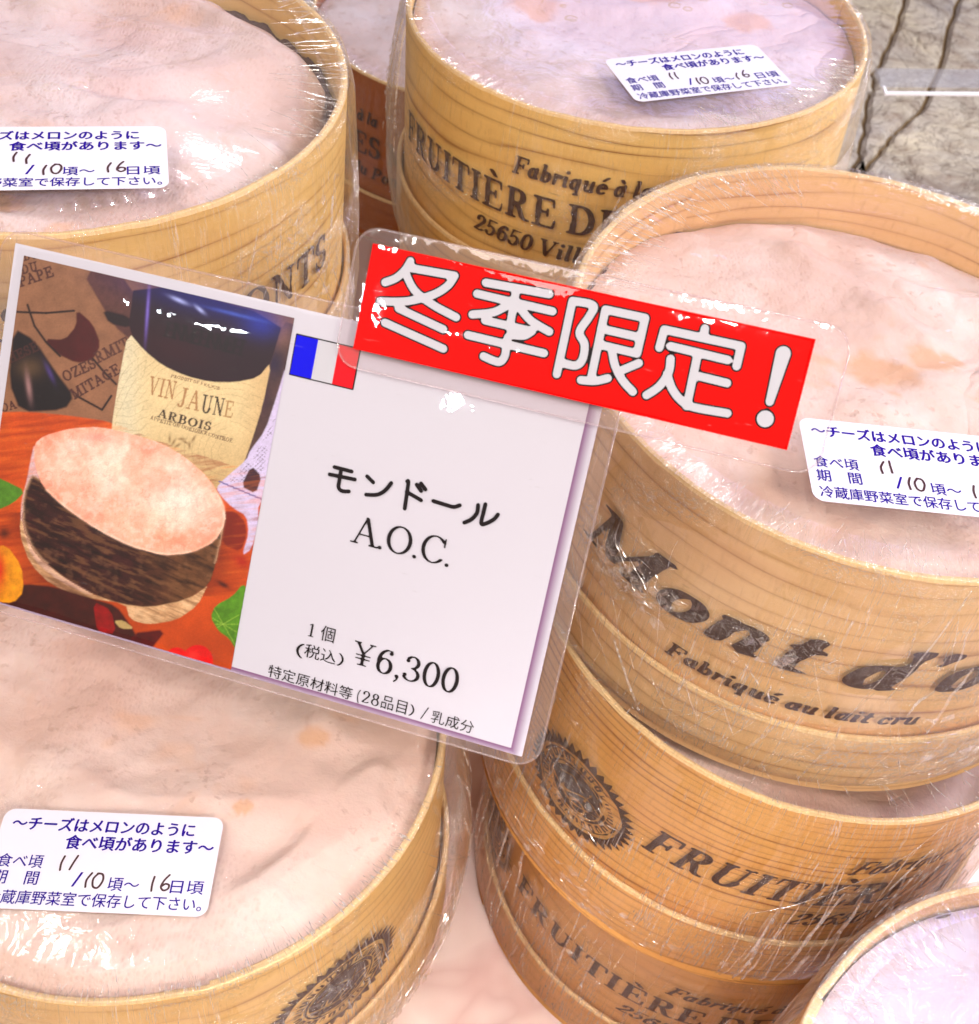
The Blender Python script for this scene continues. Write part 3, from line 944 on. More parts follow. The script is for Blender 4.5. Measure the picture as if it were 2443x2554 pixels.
def smooth_poly(pts, n=6):
    """Catmull-Rom through the points"""
    if len(pts) < 3: return list(pts)
    P = [pts[0]] + list(pts) + [pts[-1]]
    out = []
    for i in range(1, len(P) - 2):
        p0, p1, p2, p3 = [np.array(P[i + k], float) for k in (-1, 0, 1, 2)]
        for t in np.linspace(0, 1, n, endpoint=False):
            out.append(tuple(.5 * ((2 * p1) + (p2 - p0) * t + (2 * p0 - 5 * p1 + 4 * p2 - p3) * t * t + (3 * p1 - p0 - 3 * p2 + p3) * t ** 3)))
    out.append(tuple(pts[-1]))
    return out


def rounded_rect(x0, x1, y0, y1, r, n=8):
    P = []
    for cx, cy, a0 in ((x1 - r, y1 - r, 0), (x0 + r, y1 - r, 90), (x0 + r, y0 + r, 180), (x1 - r, y0 + r, 270)):
        P += [(cx + r * math.cos(math.radians(a0 + 90 * k / n)), cy + r * math.sin(math.radians(a0 + 90 * k / n))) for k in range(n + 1)]
    return P


def slab(name, P, z0, z1, mats, parent=None, mi_top=0):
    n = len(P)
    V = [(x, y, z0) for x, y in P] + [(x, y, z1) for x, y in P]
    F = [tuple(range(n))[::-1], tuple(range(n, 2 * n))] + [(i, (i + 1) % n, n + (i + 1) % n, n + i) for i in range(n)]
    return mesh(name, V, F, mats, parent, uv=[(v[0], v[1]) for v in V])


def sticker(parent, anchor, ang, zb, hand, seed, W=.69, Hh=.338):
    """anchor = top left corner on the film, ang = degrees"""
    a = math.radians(ang)
    st = slab('sticker', rounded_rect(0, W, -Hh, 0, .035), 0, .001, M_sticker, parent)
    st.location = (anchor[0] * S, anchor[1] * S, (.0112 + zb) * S)
    st.rotation_euler = (0, 0, a)
    z = .0016
    U = lambda u: u * W
    Vv = lambda v: -v * Hh
    T = lambda txt, u0, u1, v0, v1, bold: flat_text('printed_line', txt, U(u0), U(u1), Vv(v1), Vv(v0), z, M_blue, st, 0.0, bold)
    T('～チーズはメロンのように', .05, .875, .075, .215, .0016)
    T('食べ頃があります～', .31, .975, .25, .395, .0016)
    T('食べ頃', .035, .235, .465, .60, .0005)
    T('期　間', .035, .235, .63, .765, .0005)
    T('頃～', .545, .68, .66, .79, .0005)
    T('日頃', .82, .965, .66, .79, .0005)
    T('冷蔵庫野菜室で保存して下さい。', .035, .97, .82, .955, .0005)
    T('/', .385, .425, .62, .765, .0)
    rr = np.random.default_rng(seed)
    ps = []
    def pen(pts, ou, ov, sc_=1.0):
        ps.append((smooth_poly([(U(ou + x * sc_), Vv(ov - y * sc_ * 1.0)) for x, y in pts], 6), None))
    h = .14
    for kind, ou, ov in hand:
        dx = rr.normal() * .004
        if kind == '1': pen([(.012 + dx, h), (.002, h * .5), (.004, 0)], ou, ov)
        if kind == 'l': pen([(.022, h), (.010, h * .5), (0, 0)], ou, ov)
        if kind == '0': pen([(.018, h), (.0, h * .6), (.006, .01), (.028, .0), (.043, h * .5), (.036, h * .93), (.014, h * .98)], ou, ov)
        if kind == '6': pen([(.030, h * 1.1), (.012, h * .72), (.002, h * .25), (.016, 0), (.034, h * .12), (.036, h * .38), (.020, h * .46), (.006, h * .3)], ou, ov)
    strokes_mesh('handwriting', ps, .0032, .0016, z + .0008, M_pen, st)
    return st


BOXES = {
    'A': ((-1.473, -1.5016, 4.1283), (.114, -.6737, -.7302)),
    'B': ((.6395, -2.1731, 5.4442), (.0592, -.6863, -.7249)),
    'C': ((1.254, -.5507, 4.0262), (.1076, -.67, -.7345)),
    'E': ((1.1587, .2904, 4.6887), (.1784, -.7159, -.675)),
    'D': ((-1.1453, .6931, 4.2853), (.0612, -.6999, -.7116)),
    'F': ((1.0912, 1.0424, 5.4375), (.1217, -.6652, -.7366)),
}


def frame_of(key=None, cw=None, nw=None):
    if key:
        c, n = BOXES[key]
        c, n = c2w(c), c2w(n)
    else:
        c, n = np.array(cw, float), np.array(nw, float)
    n = n / np.linalg.norm(n)
    x = np.array([1.0, 0, 0]) - n[0] * n
    x /= np.linalg.norm(x)
    y = np.cross(n, x)
    return c, x, y, n


def build_box(label, key=None, cw=None, nw=(0, 0, 1), wd=None, ch=None, seed=1, depth=-.09, back=0.0, fold=.03, join=120,
              film=(1.0, 1.0, .03), top=(1.0, 1.0, .03), bulge=.02, bdir=0.0, group='wrapped cheese boxes in the display', height=H, wrapped=True, lidjoin=200, edge=.25, rmax=.968, ridges=(), spots=(), creases=()):
    c, x, y, n = frame_of(key, cw, nw)
    base = c - n * height
    t = empty('cheese_box', world(base), x, y, n)
    tag(t, label, 'cheese box', group)
    zb = height
    ring_band('side_band', 1.0, .024, -height + .03, 0.0, join, [wd, M_rim], t, seed, zb=zb)
    ring_band('lid_ring', 1.036, .022, -height, ZS if height > .95 else -height + .3, lidjoin, [wd, M_rim], t, seed + 3, zb=zb, rough=.003)
    disc('base_panel', 1.012, -height + .004, M_rim, t, zb)
    if ch:
        cheese(t, ch, seed, depth, back, zb, fold, edge, rmax, ridges, spots)
        bark(t, seed, depth, back, zb)
    if wrapped:
        fs = film_mat('side_wrap_film', seed * 1.37, film[0], film[1], film[2], 'side')
        ft = film_mat('top_wrap_film', seed * 2.11, top[0], top[1], top[2], 'top')
        film_side(t, seed, fs, zb, bulge, bdir)
        film_top(t, seed, ft, zb)
        film_creases(t, seed, zb, creases, bulge, bdir)
    return t, zb


def print_maker(t, zb, thF, seed, last='FRUITIÈRE DES MONTS', fab=42, num=32.5, span=55.5, slant=.0, slf=.2):
    k = span / text_width('FRUITIÈRE', .04)
    w1 = text_width(last, .04) * k
    lettering('maker_line', last, t, thF, thF + w1, -.492, .128, zb, .105, .042, slant, .45, seed=seed)
    s2 = 'Fabriqué à la'
    lettering('made_at_line', s2, t, thF + fab, thF + fab + 33, -.292, .075, zb, .10, .052, slf, .4, seed=seed + 1)
    s3 = '25650 Ville du Pont'
    lettering('town_line', s3, t, thF + num, thF + num + 54, -.632, .076, zb, .10, .052, slf, .4, seed=seed + 2)


# ------------------------------------------------------------------ setting
def table_mat():
    t = NT('pink_marble')
    v = t.coord('Object')
    n1 = t.noise(v, 9, 4, .6, .6)
    n2 = t.noise(v, 24, 4, .6, 1.2)
    c = t.mix(t.ramp(n1, [(.35, 0.), (.7, 1.)]), srgb(244, 230, 224), srgb(230, 196, 188))
    vein = t.ramp(t.math('ABSOLUTE', t.math('SUBTRACT', t.noise(v, 11, 3, .5, .5), .5)), [(0., .45), (.05, 0.)])
    c = t.mix(vein, c, srgb(200, 152, 146))
    return t.done(t.bsdf(c, .3))


def stone_mat():
    t = NT('rough_stone')
    v = t.coord('Object')
    n1 = t.noise(v, 7, 5, .65, .8)
    n2 = t.noise(v, 26, 6, .7, 1.5)
    n3 = t.noise(v, 90, 4, .7)
    c = t.mix(t.ramp(n1, [(.35, 0.), (.68, 1.)]), srgb(214, 202, 176), srgb(170, 164, 164))
    c = t.mix(t.math('MULTIPLY', t.ramp(n2, [(.42, 0.), (.66, 1.)]), .75), c, srgb(128, 104, 88))
    c = t.mix(t.math('MULTIPLY', t.ramp(n3, [(.45, 0.), (.7, 1.)]), .6), c, srgb(196, 186, 172))
    vein = t.ramp(t.math('ABSOLUTE', t.math('SUBTRACT', t.noise(v, 15, 4, .6, 2.), .5)), [(0., .6), (.02, 0.)])
    c = t.mix(vein, c, srgb(92, 74, 60))
    h = t.math('ADD', n2, t.math('MULTIPLY', n3, .3))
    return t.done(t.bsdf(c, .6, t.bump(h, 1.0, .008)))


M_table, M_stone = table_mat(), stone_mat()
M_joint = plain('dark_joint', srgb(120, 98, 66), .9)


def gridslab(name, x0, x1, y0, y1, z0, z1, mat):
    o = slab(name, [(x0, y0), (x1, y0), (x1, y1), (x0, y1)], z0, z1, mat)
    o.location = world((0, 0, 0))
    return o


tag(gridslab('counter_top', -9, 9, -3, 5.6, -TZ - .5, -TZ - .004, M_table), kind='structure')
tag(gridslab('stone_bed', -16, 16, 5.602, 26, -TZ - .9, -TZ - .075, M_joint), kind='structure')


def px2ground(px, py, z=-TZ):
    d = c2w(((px - CXP) / FPX, (py - CYP) / FPX, 1))
    return d * (z / d[2])


K1 = 363 / 1369
q = lambda pts: [tuple(px2ground(2080 + a * K1, b * K1)[:2]) for a, b in pts]
cr1 = q([(690, -120), (650, 70), (600, 250), (530, 400), (410, 620), (380, 780), (330, 900), (310, 1200), (265, 1290), (240, 1480), (150, 1580), (60, 1760)])
cr2 = q([(1190, -120), (1150, 100), (1010, 600), (850, 980), (600, 1200), (560, 1240)])
cr2b = q([(560, 1240), (450, 1400), (290, 1580), (160, 1760)])
cr3 = q([(265, 1290), (400, 1265), (560, 1240)])
far_y = 26


def jag(P, amp, seed):
    r = np.random.default_rng(seed)
    out = [P[0]]
    for a, b in zip(P, P[1:]):
        for t in (.25, .5, .75):
            out.append((a[0] + (b[0] - a[0]) * t + r.normal() * amp, a[1] + (b[1] - a[1]) * t + r.normal() * amp * .5))
        out.append(b)
    return out


cr1a, cr1b = jag(cr1[:9], .016, 1), jag(cr1[8:], .012, 2)
cr1 = cr1a + cr1b[1:]
cr2, cr2b, cr3 = jag(cr2, .014, 3), jag(cr2b, .010, 4), jag(cr3, .006, 5)
paving = [
    [(-16, far_y), (-16, 5.7), (cr1[-1][0], 5.7)] + cr1[::-1] + [(cr1[0][0] + .5, far_y)],
    [(cr1[0][0] + .5, far_y)] + cr1 + [(cr1[-1][0] + .01, 5.7), (cr2b[-1][0], 5.7)] + cr2b[::-1] + cr2[::-1][1:] + [(cr2[0][0] + .6, far_y)],
    [(cr2[0][0] + .6, far_y)] + cr2 + cr2b[1:] + [(cr2b[-1][0], 5.7), (16, 5.7), (16, far_y)],
]
ground = tag(empty('stone_ground', world((0, 0, 0))), kind='structure')


def inset_poly(P, d):
    P = np.array(P)
    n = len(P)
    area_ = sum(P[i][0] * P[(i + 1) % n][1] - P[(i + 1) % n][0] * P[i][1] for i in range(n))
    s_ = 1 if area_ > 0 else -1
    out = []
    for i in range(n):
        a, b, c = P[i - 1], P[i], P[(i + 1) % n]
        e1 = (b - a) / (np.linalg.norm(b - a) + 1e-9); e2 = (c - b) / (np.linalg.norm(c - b) + 1e-9)
        nn = np.array([-(e1 + e2)[1], (e1 + e2)[0]]) * s_
        nn /= np.linalg.norm(nn) + 1e-9
        out.append(tuple(b + nn * d))
    return out if s_ > 0 else out[::-1]


for i, P in enumerate(paving):
    d0 = .02
    A_ = inset_poly(P, d0); B_ = inset_poly(P, d0 + .035)
    n = len(A_)
    z0, z1, z2 = -TZ - .2, -TZ - .045, -TZ - .01 + .003 * i
    V = [(x, y, z0) for x, y in A_] + [(x, y, z1) for x, y in A_] + [(x, y, z2) for x, y in B_]
    F = [(k, (k + 1) % n, n + (k + 1) % n, n + k) for k in range(n)] + [(n + k, n + (k + 1) % n, 2 * n + (k + 1) % n, 2 * n + k) for k in range(n)] + [tuple(range(2 * n, 3 * n))]
    mesh('paving_stone', V, F, M_stone, ground)

# clear acrylic tray at the right behind the boxes
tray = empty('acrylic_tray', world((0, 0, -4.35)))
tag(tray, 'clear acrylic tray with a bright edge lying over the stone behind the boxes', 'tray')
pz = -4.35
e0 = px2ground(2206, 233, pz); e1 = px2ground(2600, 236, pz)
ex = (e1 - e0) / np.linalg.norm(e1 - e0)
ey = np.array([-ex[1], ex[0], 0])


def trayp(u, v): p = e0 + ex * u + ey * v; return (p[0], p[1])


o = slab('tray_sheet', [trayp(.02, .11), trayp(4, .11), trayp(4, .34), trayp(.06, .34)], -.005, .03, M_acryl, tray)
o = slab('front_edge', [trayp(.0, -.012), trayp(4, -.012), trayp(4, .022), trayp(.03, .016), trayp(.05, .10), trayp(.03, .10)], -.008, .010, M_edge, tray)
for uu in (1.7, 3.6):
    for vv in (.18, .26):
        p = trayp(uu, vv)
        slab('leg', [(p[0] + .06 * math.cos(a), p[1] + .06 * math.sin(a)) for a in np.linspace(0, 2 * np.pi, 12, endpoint=False)], -TZ - pz, -.007, M_acryl, tray)

# ------------------------------------------------------------------ cheese boxes
W_A = wood('box_wood_yellow', srgb(246, 206, 128), srgb(168, 108, 42), 17, 1.0, 2.3, .25)
W_B = wood('box_wood_tan', srgb(255, 214, 130), srgb(134, 76, 28), 13, 1.1, 5.1, .35)
W_C = wood('box_wood_pale', srgb(248, 208, 150), srgb(164, 106, 58), 14, 1.1, 8.7, .30)
W_E = wood('box_wood_ringed', srgb(244, 186, 106), srgb(136, 66, 16), 28, 1.3, 3.9, .40)
W_F = wood('box_wood_orange', srgb(232, 176, 106), srgb(158, 94, 44), 12, .5, 6.2, .45)
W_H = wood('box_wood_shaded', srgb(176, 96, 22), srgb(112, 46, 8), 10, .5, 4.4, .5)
CH = [cheese_mat('cheese_rind_%s' % k, sd, tint, og, wv) for k, sd, tint, og, wv in (
    ('folded', 1.3, (.95, .96, 1.04), .45, 1.0), ('pale', 2.6, (.93, .96, 1.10), .2, .5), ('spotted', 3.7, (1.0, .97, .96), .55, .7),
    ('rosy', 4.4, (1.02, .96, .94), .35, 1.0), ('cool_glare', 5.2, (.72, .78, 1.08), .3, .4), ('dim', 6.1, (.95, .85, .82), .3, .5))]  # bluish tints hold cool lamp reflection painted into the rind colour

tA, zA = build_box('wrapped box at top left, its pink cheese wrinkled with a dark gap behind', 'A', wd=W_A, ch=CH[0], seed=11,
                   depth=-.075, back=-.06, fold=.13, join=115, film=(.5, .9, .01), top=(.8, .6, .02), bulge=.012, bdir=-.4, lidjoin=60, edge=1.0, rmax=.94,
                   ridges=[([(-.75, -.02), (-.35, -.06), (-.18, .06), (.08, .0), (.35, .06), (.62, .28)], .075, .075), ([(-.15, .45), (.05, .62), (.35, .62), (.6, .45)], .06, .07), ([(-.2, -.2), (.1, -.32), (.45, -.12)], .03, .06)],
                   spots=[(.12, -.72, .10), (-.08, -.78, .08), (-.25, .02, .05)],
                   creases=[('top', -20, 60, 60, .86, .98, .06, .2, .2), ('patch', -30, -8, 110, -.1, -.55, .01, .05, 0), ('side', -35, -5, 30, -.2, -.6, .1, .3, .3)])
print_maker(tA, zA, -125.0, 21)
sticker(tA, (-.122, -.519), 18, zA, [('1', .33, .565), ('1', .385, .60), ('1', .46, .775), ('0', .495, .755), ('1', .735, .745), ('6', .775, .74)], 1, W=.66)

tB, zB = build_box('wrapped box at top centre reading Fabriqué à la FRUITIÈRE DES on its side', 'B', wd=W_B, ch=CH[1], seed=23,
                   depth=-.055, back=-.03, fold=.02, join=20, film=(.45, .55, .008), top=(.8, 1.5, .03), bulge=.03, bdir=3.3, lidjoin=30,
                   spots=[(-.45, .1, .12), (.5, .2, .10), (.1, .3, .14)], ridges=[([(-.6, .2), (-.2, .1), (.3, .3)], .03, .08)],
                   creases=[('top', -75, -20, 120, .88, .97, .05, .12, .6), ('patch', 178, 205, 90, -.05, -.6, .01, .06, 0), ('side', -90, -60, 24, -.1, -.6, .2, .5, .25), ('side', 170, 205, 40, -.02, -.5, .1, .4, .1), ('top', 20, 160, 40, .3, .9, .02, .06, 1.2)])
print_maker(tB, zB, -157.5, 31, span=54.5)
sticker(tB, (-.123, -.500), 24.5, zB, [('1', .31, .60), ('1', .345, .60), ('1', .445, .77), ('0', .47, .77), ('1', .70, .76), ('6', .745, .73)], 2, Hh=.352)

tC, zC = build_box("box on top of the right stack, large Mont d'or lettering, sunken cheese", 'C', wd=W_C, ch=CH[2], seed=37,
                   depth=-.10, back=-.15, fold=.02, join=128, film=(.8, 1.5, .012), top=(1.4, .8, .02), bulge=.012, bdir=-1.6, lidjoin=190, edge=.35, rmax=.968,
                   spots=[(.02, -.02, .13), (.20, .08, .09), (.30, .12, .06), (.42, -.62, .10)], ridges=[([(-.2, .62), (.05, .35), (.2, .2)], .035, .07), ([(.1, .5), (.5, .45)], .03, .1)],
                   creases=[('top', 105, 205, 230, .84, .97, .06, .2, .25), ('top', 205, 300, 90, .9, .98, .04, .1, .4), ('patch', -140, -122, 170, -.33, -.52, .01, .07, 0), ('patch', -112, -98, 60, -.33, -.5, .01, .05, 0),
                            ('side', -100, -40, 150, -.05, -.95, .15, .5, .25), ('patch', -80, -40, 130, -.55, -.95, .02, .08, 0), ('side', -150, -100, 30, -.5, -.9, .1, .3, .5)])
lettering('brand_line', "Mont d'or", tC, -147.5, -60, -.498, .19, zC, .105, .036, .30, .45, seed=41)
lettering('made_line', 'Fabriqué au lait cru', tC, -122.5, -76, -.672, .058, zC, .11, .06, .2, .5, seed=42)
sticker(tC, (-.295, -.446), 4.5, zC, [('1', .335, .60), ('1', .38, .585), ('1', .445, .76), ('0', .475, .76), ('1', .735, .78), ('6', .775, .77)], 3, W=.65)

tE, zE = build_box('middle box of the right stack, narrow-ringed orange wood with a round toothed seal', 'E', wd=W_E, ch=CH[5], seed=53,
                   depth=-.21, back=-.02, fold=.02, join=70, film=(.9, .45, .012), top=(1.0, .6, .02), bulge=.012, bdir=-1.0, lidjoin=170,
                   creases=[('side', -112, -50, 170, -.45, -1.0, .2, .7, .06), ('patch', -138, -124, 50, -.4, -.7, .02, .08, 0), ('side', -70, -30, 120, -.1, -.9, .1, .5, .5), ('patch', -160, -100, 120, -.78, -1.0, .02, .09, 0), ('top', 200, 320, 60, .8, .98, .04, .12, .3)])
print_maker(tE, zE, -117.5, 51, slant=.30, slf=.45, fab=38)
seal(tE, -134.0, -.50, .245, .185, zE, 55)

tF, zF = build_box('lowest box of the right stack, standing on the pink marble', 'F', wd=W_F, ch=CH[5], seed=67,
                   depth=-.10, back=-.02, fold=.02, join=75, film=(1.0, .5, .02), top=(1.0, .6, .02), bulge=.012, bdir=-2.4, lidjoin=180,
                   creases=[('side', -180, -60, 260, -.05, -1.0, .2, .7, .12), ('patch', -160, -110, 60, -.1, -.4, .02, .07, 0)])
print_maker(tF, zF, -148.5, 61, slant=.05, slf=.35, fab=44, num=36)
seal(tF, -167.5, -.50, .245, .185, zF, 65)

tD, zD = build_box('box in the lower left foreground, level sticker on film with a bright lamp glare', 'D', wd=W_A, ch=CH[3], seed=71,
                   depth=-.06, back=-.03, fold=.07, join=-64, film=(.9, 1.2, .03), top=(.6, 1.0, .015), bulge=.055, bdir=-.35, lidjoin=100,
                   spots=[(.55, .02, .045), (.22, -.42, .06), (.38, -.28, .03)],
                   ridges=[([(.1, -.82), (.4, -.66), (.62, -.4), (.78, -.1)], .045, .06), ([(.35, .5), (.5, .25), (.55, .1)], .035, .07), ([(-.9, .1), (-.6, .3), (-.2, .25)], .04, .1)],
                   creases=[('rim', -120, -20, 260, .965, 1.0, .02, .05, .2), ('patch', -50, -10, 160, -.5, -.9, .02, .07, 0), ('side', -70, 10, 90, -.1, -.9, .1, .5, .3)])
seal(tD, -41.0, -.44, .245, .20, zD, 75)
sticker(tD, (-.347, -.425), 5.5, zD, [('1', .315, .61), ('l', .36, .60), ('1', .445, .765), ('0', .475, .765), ('1', .735, .775), ('6', .775, .765)], 4)

tG, zG = build_box('box cut off by the bottom right corner, cool light glaring on its film', cw=(2.06, 1.20, -3.60), wd=W_F, ch=CH[4], seed=83,
                   depth=-.04, back=-.01, fold=.02, join=150, film=(.8, .8, .02), top=(1.2, 1.6, .05), bulge=.02, bdir=-2.0, lidjoin=150,
                   creases=[('top', 90, 220, 160, .86, .97, .05, .12, .4), ('top', 100, 260, 60, .3, .9, .02, .06, 1.2)])

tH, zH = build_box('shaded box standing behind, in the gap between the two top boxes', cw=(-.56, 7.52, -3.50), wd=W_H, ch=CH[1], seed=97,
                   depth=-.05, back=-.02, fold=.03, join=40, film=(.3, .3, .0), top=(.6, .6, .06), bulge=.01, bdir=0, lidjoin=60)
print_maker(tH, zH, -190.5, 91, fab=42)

# boxes below, carrying the upper ones
def under(cxy, ztop, zbot, wd, seed, label):
    build_box(label, cw=(cxy[0], cxy[1], ztop), wd=wd, ch=None, seed=seed, height=ztop - zbot, wrapped=False, group='plain boxes carrying the display boxes')


under((-2.02, 4.28), -3.165, -4.35, W_A, 101, 'plain box right under the wrinkled top left cheese box')
under((-2.02, 4.28), -4.38, -TZ, W_A, 102, 'plain box at the foot of the top left stack')
under((.34, 5.41), -3.43, -4.48, W_B, 103, 'plain box right under the tall top centre box')
under((.34, 5.41), -4.51, -TZ, W_B, 104, 'plain box at the foot of the top centre stack')
under((-1.15, 2.42), -4.79, -TZ, W_F, 105, 'plain box under the lower left foreground box')
under((2.08, 1.18), -4.67, -TZ, W_F, 106, 'plain box under the bottom right corner box')
under((-.56, 7.52), -4.57, -TZ - .0, W_H, 107, 'plain box under the shaded box behind')

# ------------------------------------------------------------------ price card
CR = np.array([[.9513, -.2077, .2278], [.2427, .9602, -.1382], [-.19, .1868, .9639]])
CO = np.array([-.37781587, -.21433185, 1.0])
CD = 3.12                                      # distance of its top left corner
ex, ey, ez = c2w(CR[:, 0]), c2w(CR[:, 1]), c2w(CR[:, 2])
FV = 1.30224
org = CO * CD
nC = CR[:, 2]


def card(px, py):
    """photo position -> position on the card's own plane (x right, y up)"""
    d = np.array([(px - CXP) / FPX, (py - CYP) / FPX, 1.0])
    t = (nC @ org) / (nC @ d)
    v = d * t - org
    return (float(v @ CR[:, 0]), -float(v @ CR[:, 1]))


fv = lambda x, y: card(x * FV, y * FV)
Wc, Hc = .48757 * CD, .29552 * CD
pc = empty('price_card', world(c2w(org)), ex, -ey, -ez)
tag(pc, 'large laminated price card with cheese photo, tricolour flag and ¥6,300', 'price card')


def card_sheet_mat():
    t = NT('card_print')
    uv = t.coord('UV')
    sp = t.n('SeparateXYZ', ins={0: uv}).outputs
    xr, yb = Wc - .030, -Hc + .014
    dx = t.math('SUBTRACT', sp[0], xr)
    dy = t.math('SUBTRACT', yb, sp[1])
    d = t.math('MAXIMUM', dx, dy)
    wv = (Wc - xr)
    dn_ = t.math('DIVIDE', d, wv * .8)
    f = t.ramp(dn_, [(0.0, 0.0), (0.03, .95), (.5, .55), (.85, .25), (1.0, .12)])
    base = t.mix(t.math('MULTIPLY', t.noise(t.coord('Object'), 12, 1), .2), (.58, .57, .66), (.61, .55, .65))
    c = t.mix(f, base, srgb(112, 48, 110))
    return t.done(t.bsdf(c, .4))


CZ = 0.0
P = [(0, 0), (Wc, 0), (Wc, -Hc), (0, -Hc)]
slab('card_sheet', [P[3], P[2], P[1], P[0]], -.006, 0.0, card_sheet_mat(), pc)


def wavy_sheet(name, x0, x1, y0, y1, r, z, mat, parent, amp=.004, seed=3, ring=None):
    """clear laminate: a rounded sheet, slightly wavy where it reaches past the paper"""
    nx, ny = 120, 80
    xs = np.linspace(x0, x1, nx); ys = np.linspace(y0, y1, ny)
    V = []
    for xx in xs:
        # rounded corners
        dx = max(x0 + r - xx, xx - (x1 - r), 0)
        cut = r - math.sqrt(max(r * r - dx * dx, 0))
        for k in range(ny):
            yy = (y0 + cut) + (y1 - y0 - 2 * cut) * k / (ny - 1)
            V.append((xx, yy, z))
    V = np.array(V)
    m = np.minimum.reduce([V[:, 0] - x0, x1 - V[:, 0], V[:, 1] - y0, y1 - V[:, 1]])
    e = np.clip(1 - m / .10, 0, 1)
    V[:, 2] += amp * (vnoise(V[:, 0] + 3, V[:, 1] + 9, 5, seed, 2) - .5) * 2 * e - .008 * e ** 2
    return mesh(name, V, grid_faces(nx, ny), mat, parent, smooth=True)


lx0 = fv(3, 600)[0]; ly1 = fv(300, 513)[1]; lx1 = fv(1060, 1300)[0]; ly0 = fv(600, 1358)[1]
wavy_sheet('laminate', min(lx0, -.05), Wc + .040, -Hc - .028, max(ly1, .03), .06, -.010, M_lam, pc, .004, 5)
# thin bright rim line of the laminate
lim = rounded_rect(min(lx0, -.05), Wc + .040, -Hc - .028, max(ly1, .03), .06, 6)
lim.append(lim[0])


def tube(name, P3, r, mat, parent, n=6):
    P3 = [np.array(p, float) for p in P3]
    V, F = [], []
    for i, p in enumerate(P3):
        d = P3[min(i + 1, len(P3) - 1)] - P3[max(i - 1, 0)]
        d /= np.linalg.norm(d) + 1e-9
        a = np.cross(d, [0, 0, 1.0]) if abs(d[2]) < .9 else np.cross(d, [1.0, 0, 0])
        a /= np.linalg.norm(a)
        b = np.cross(d, a)
        for k in range(n):
            t = 2 * math.pi * k / n
            V.append(p + r * (a * math.cos(t) + b * math.sin(t)))
    for i in range(len(P3) - 1):
        for k in range(n):
            F.append((i * n + k, i * n + (k + 1) % n, (i + 1) * n + (k + 1) % n, (i + 1) * n + k))
    F += [tuple(range(n))[::-1], tuple(range(len(V) - n, len(V)))]
    return mesh(name, V, F, mat, parent, smooth=True)


tube('laminate_rim', [(x, y, -.018) for x, y in lim], .0028, M_lam, pc)
wavy_sheet('gloss_layer', .0, Wc, -Hc, 0, .004, .0075, M_gloss, pc, .0012, 9)

# --- the photograph printed on the card
C3 = lambda x, y: card(x * 820 / 1411, 580 + y * 1140 / 1961)
tl, tr_ = C3(105, 98), C3(1262, 392)
br = C3(990, 1885)
px0, px1 = tl[0], (tr_[0] + br[0]) / 2
py1, py0 = tl[1], max((br[1] + C3(0, 1595)[1]) / 2, -Hc + .006)


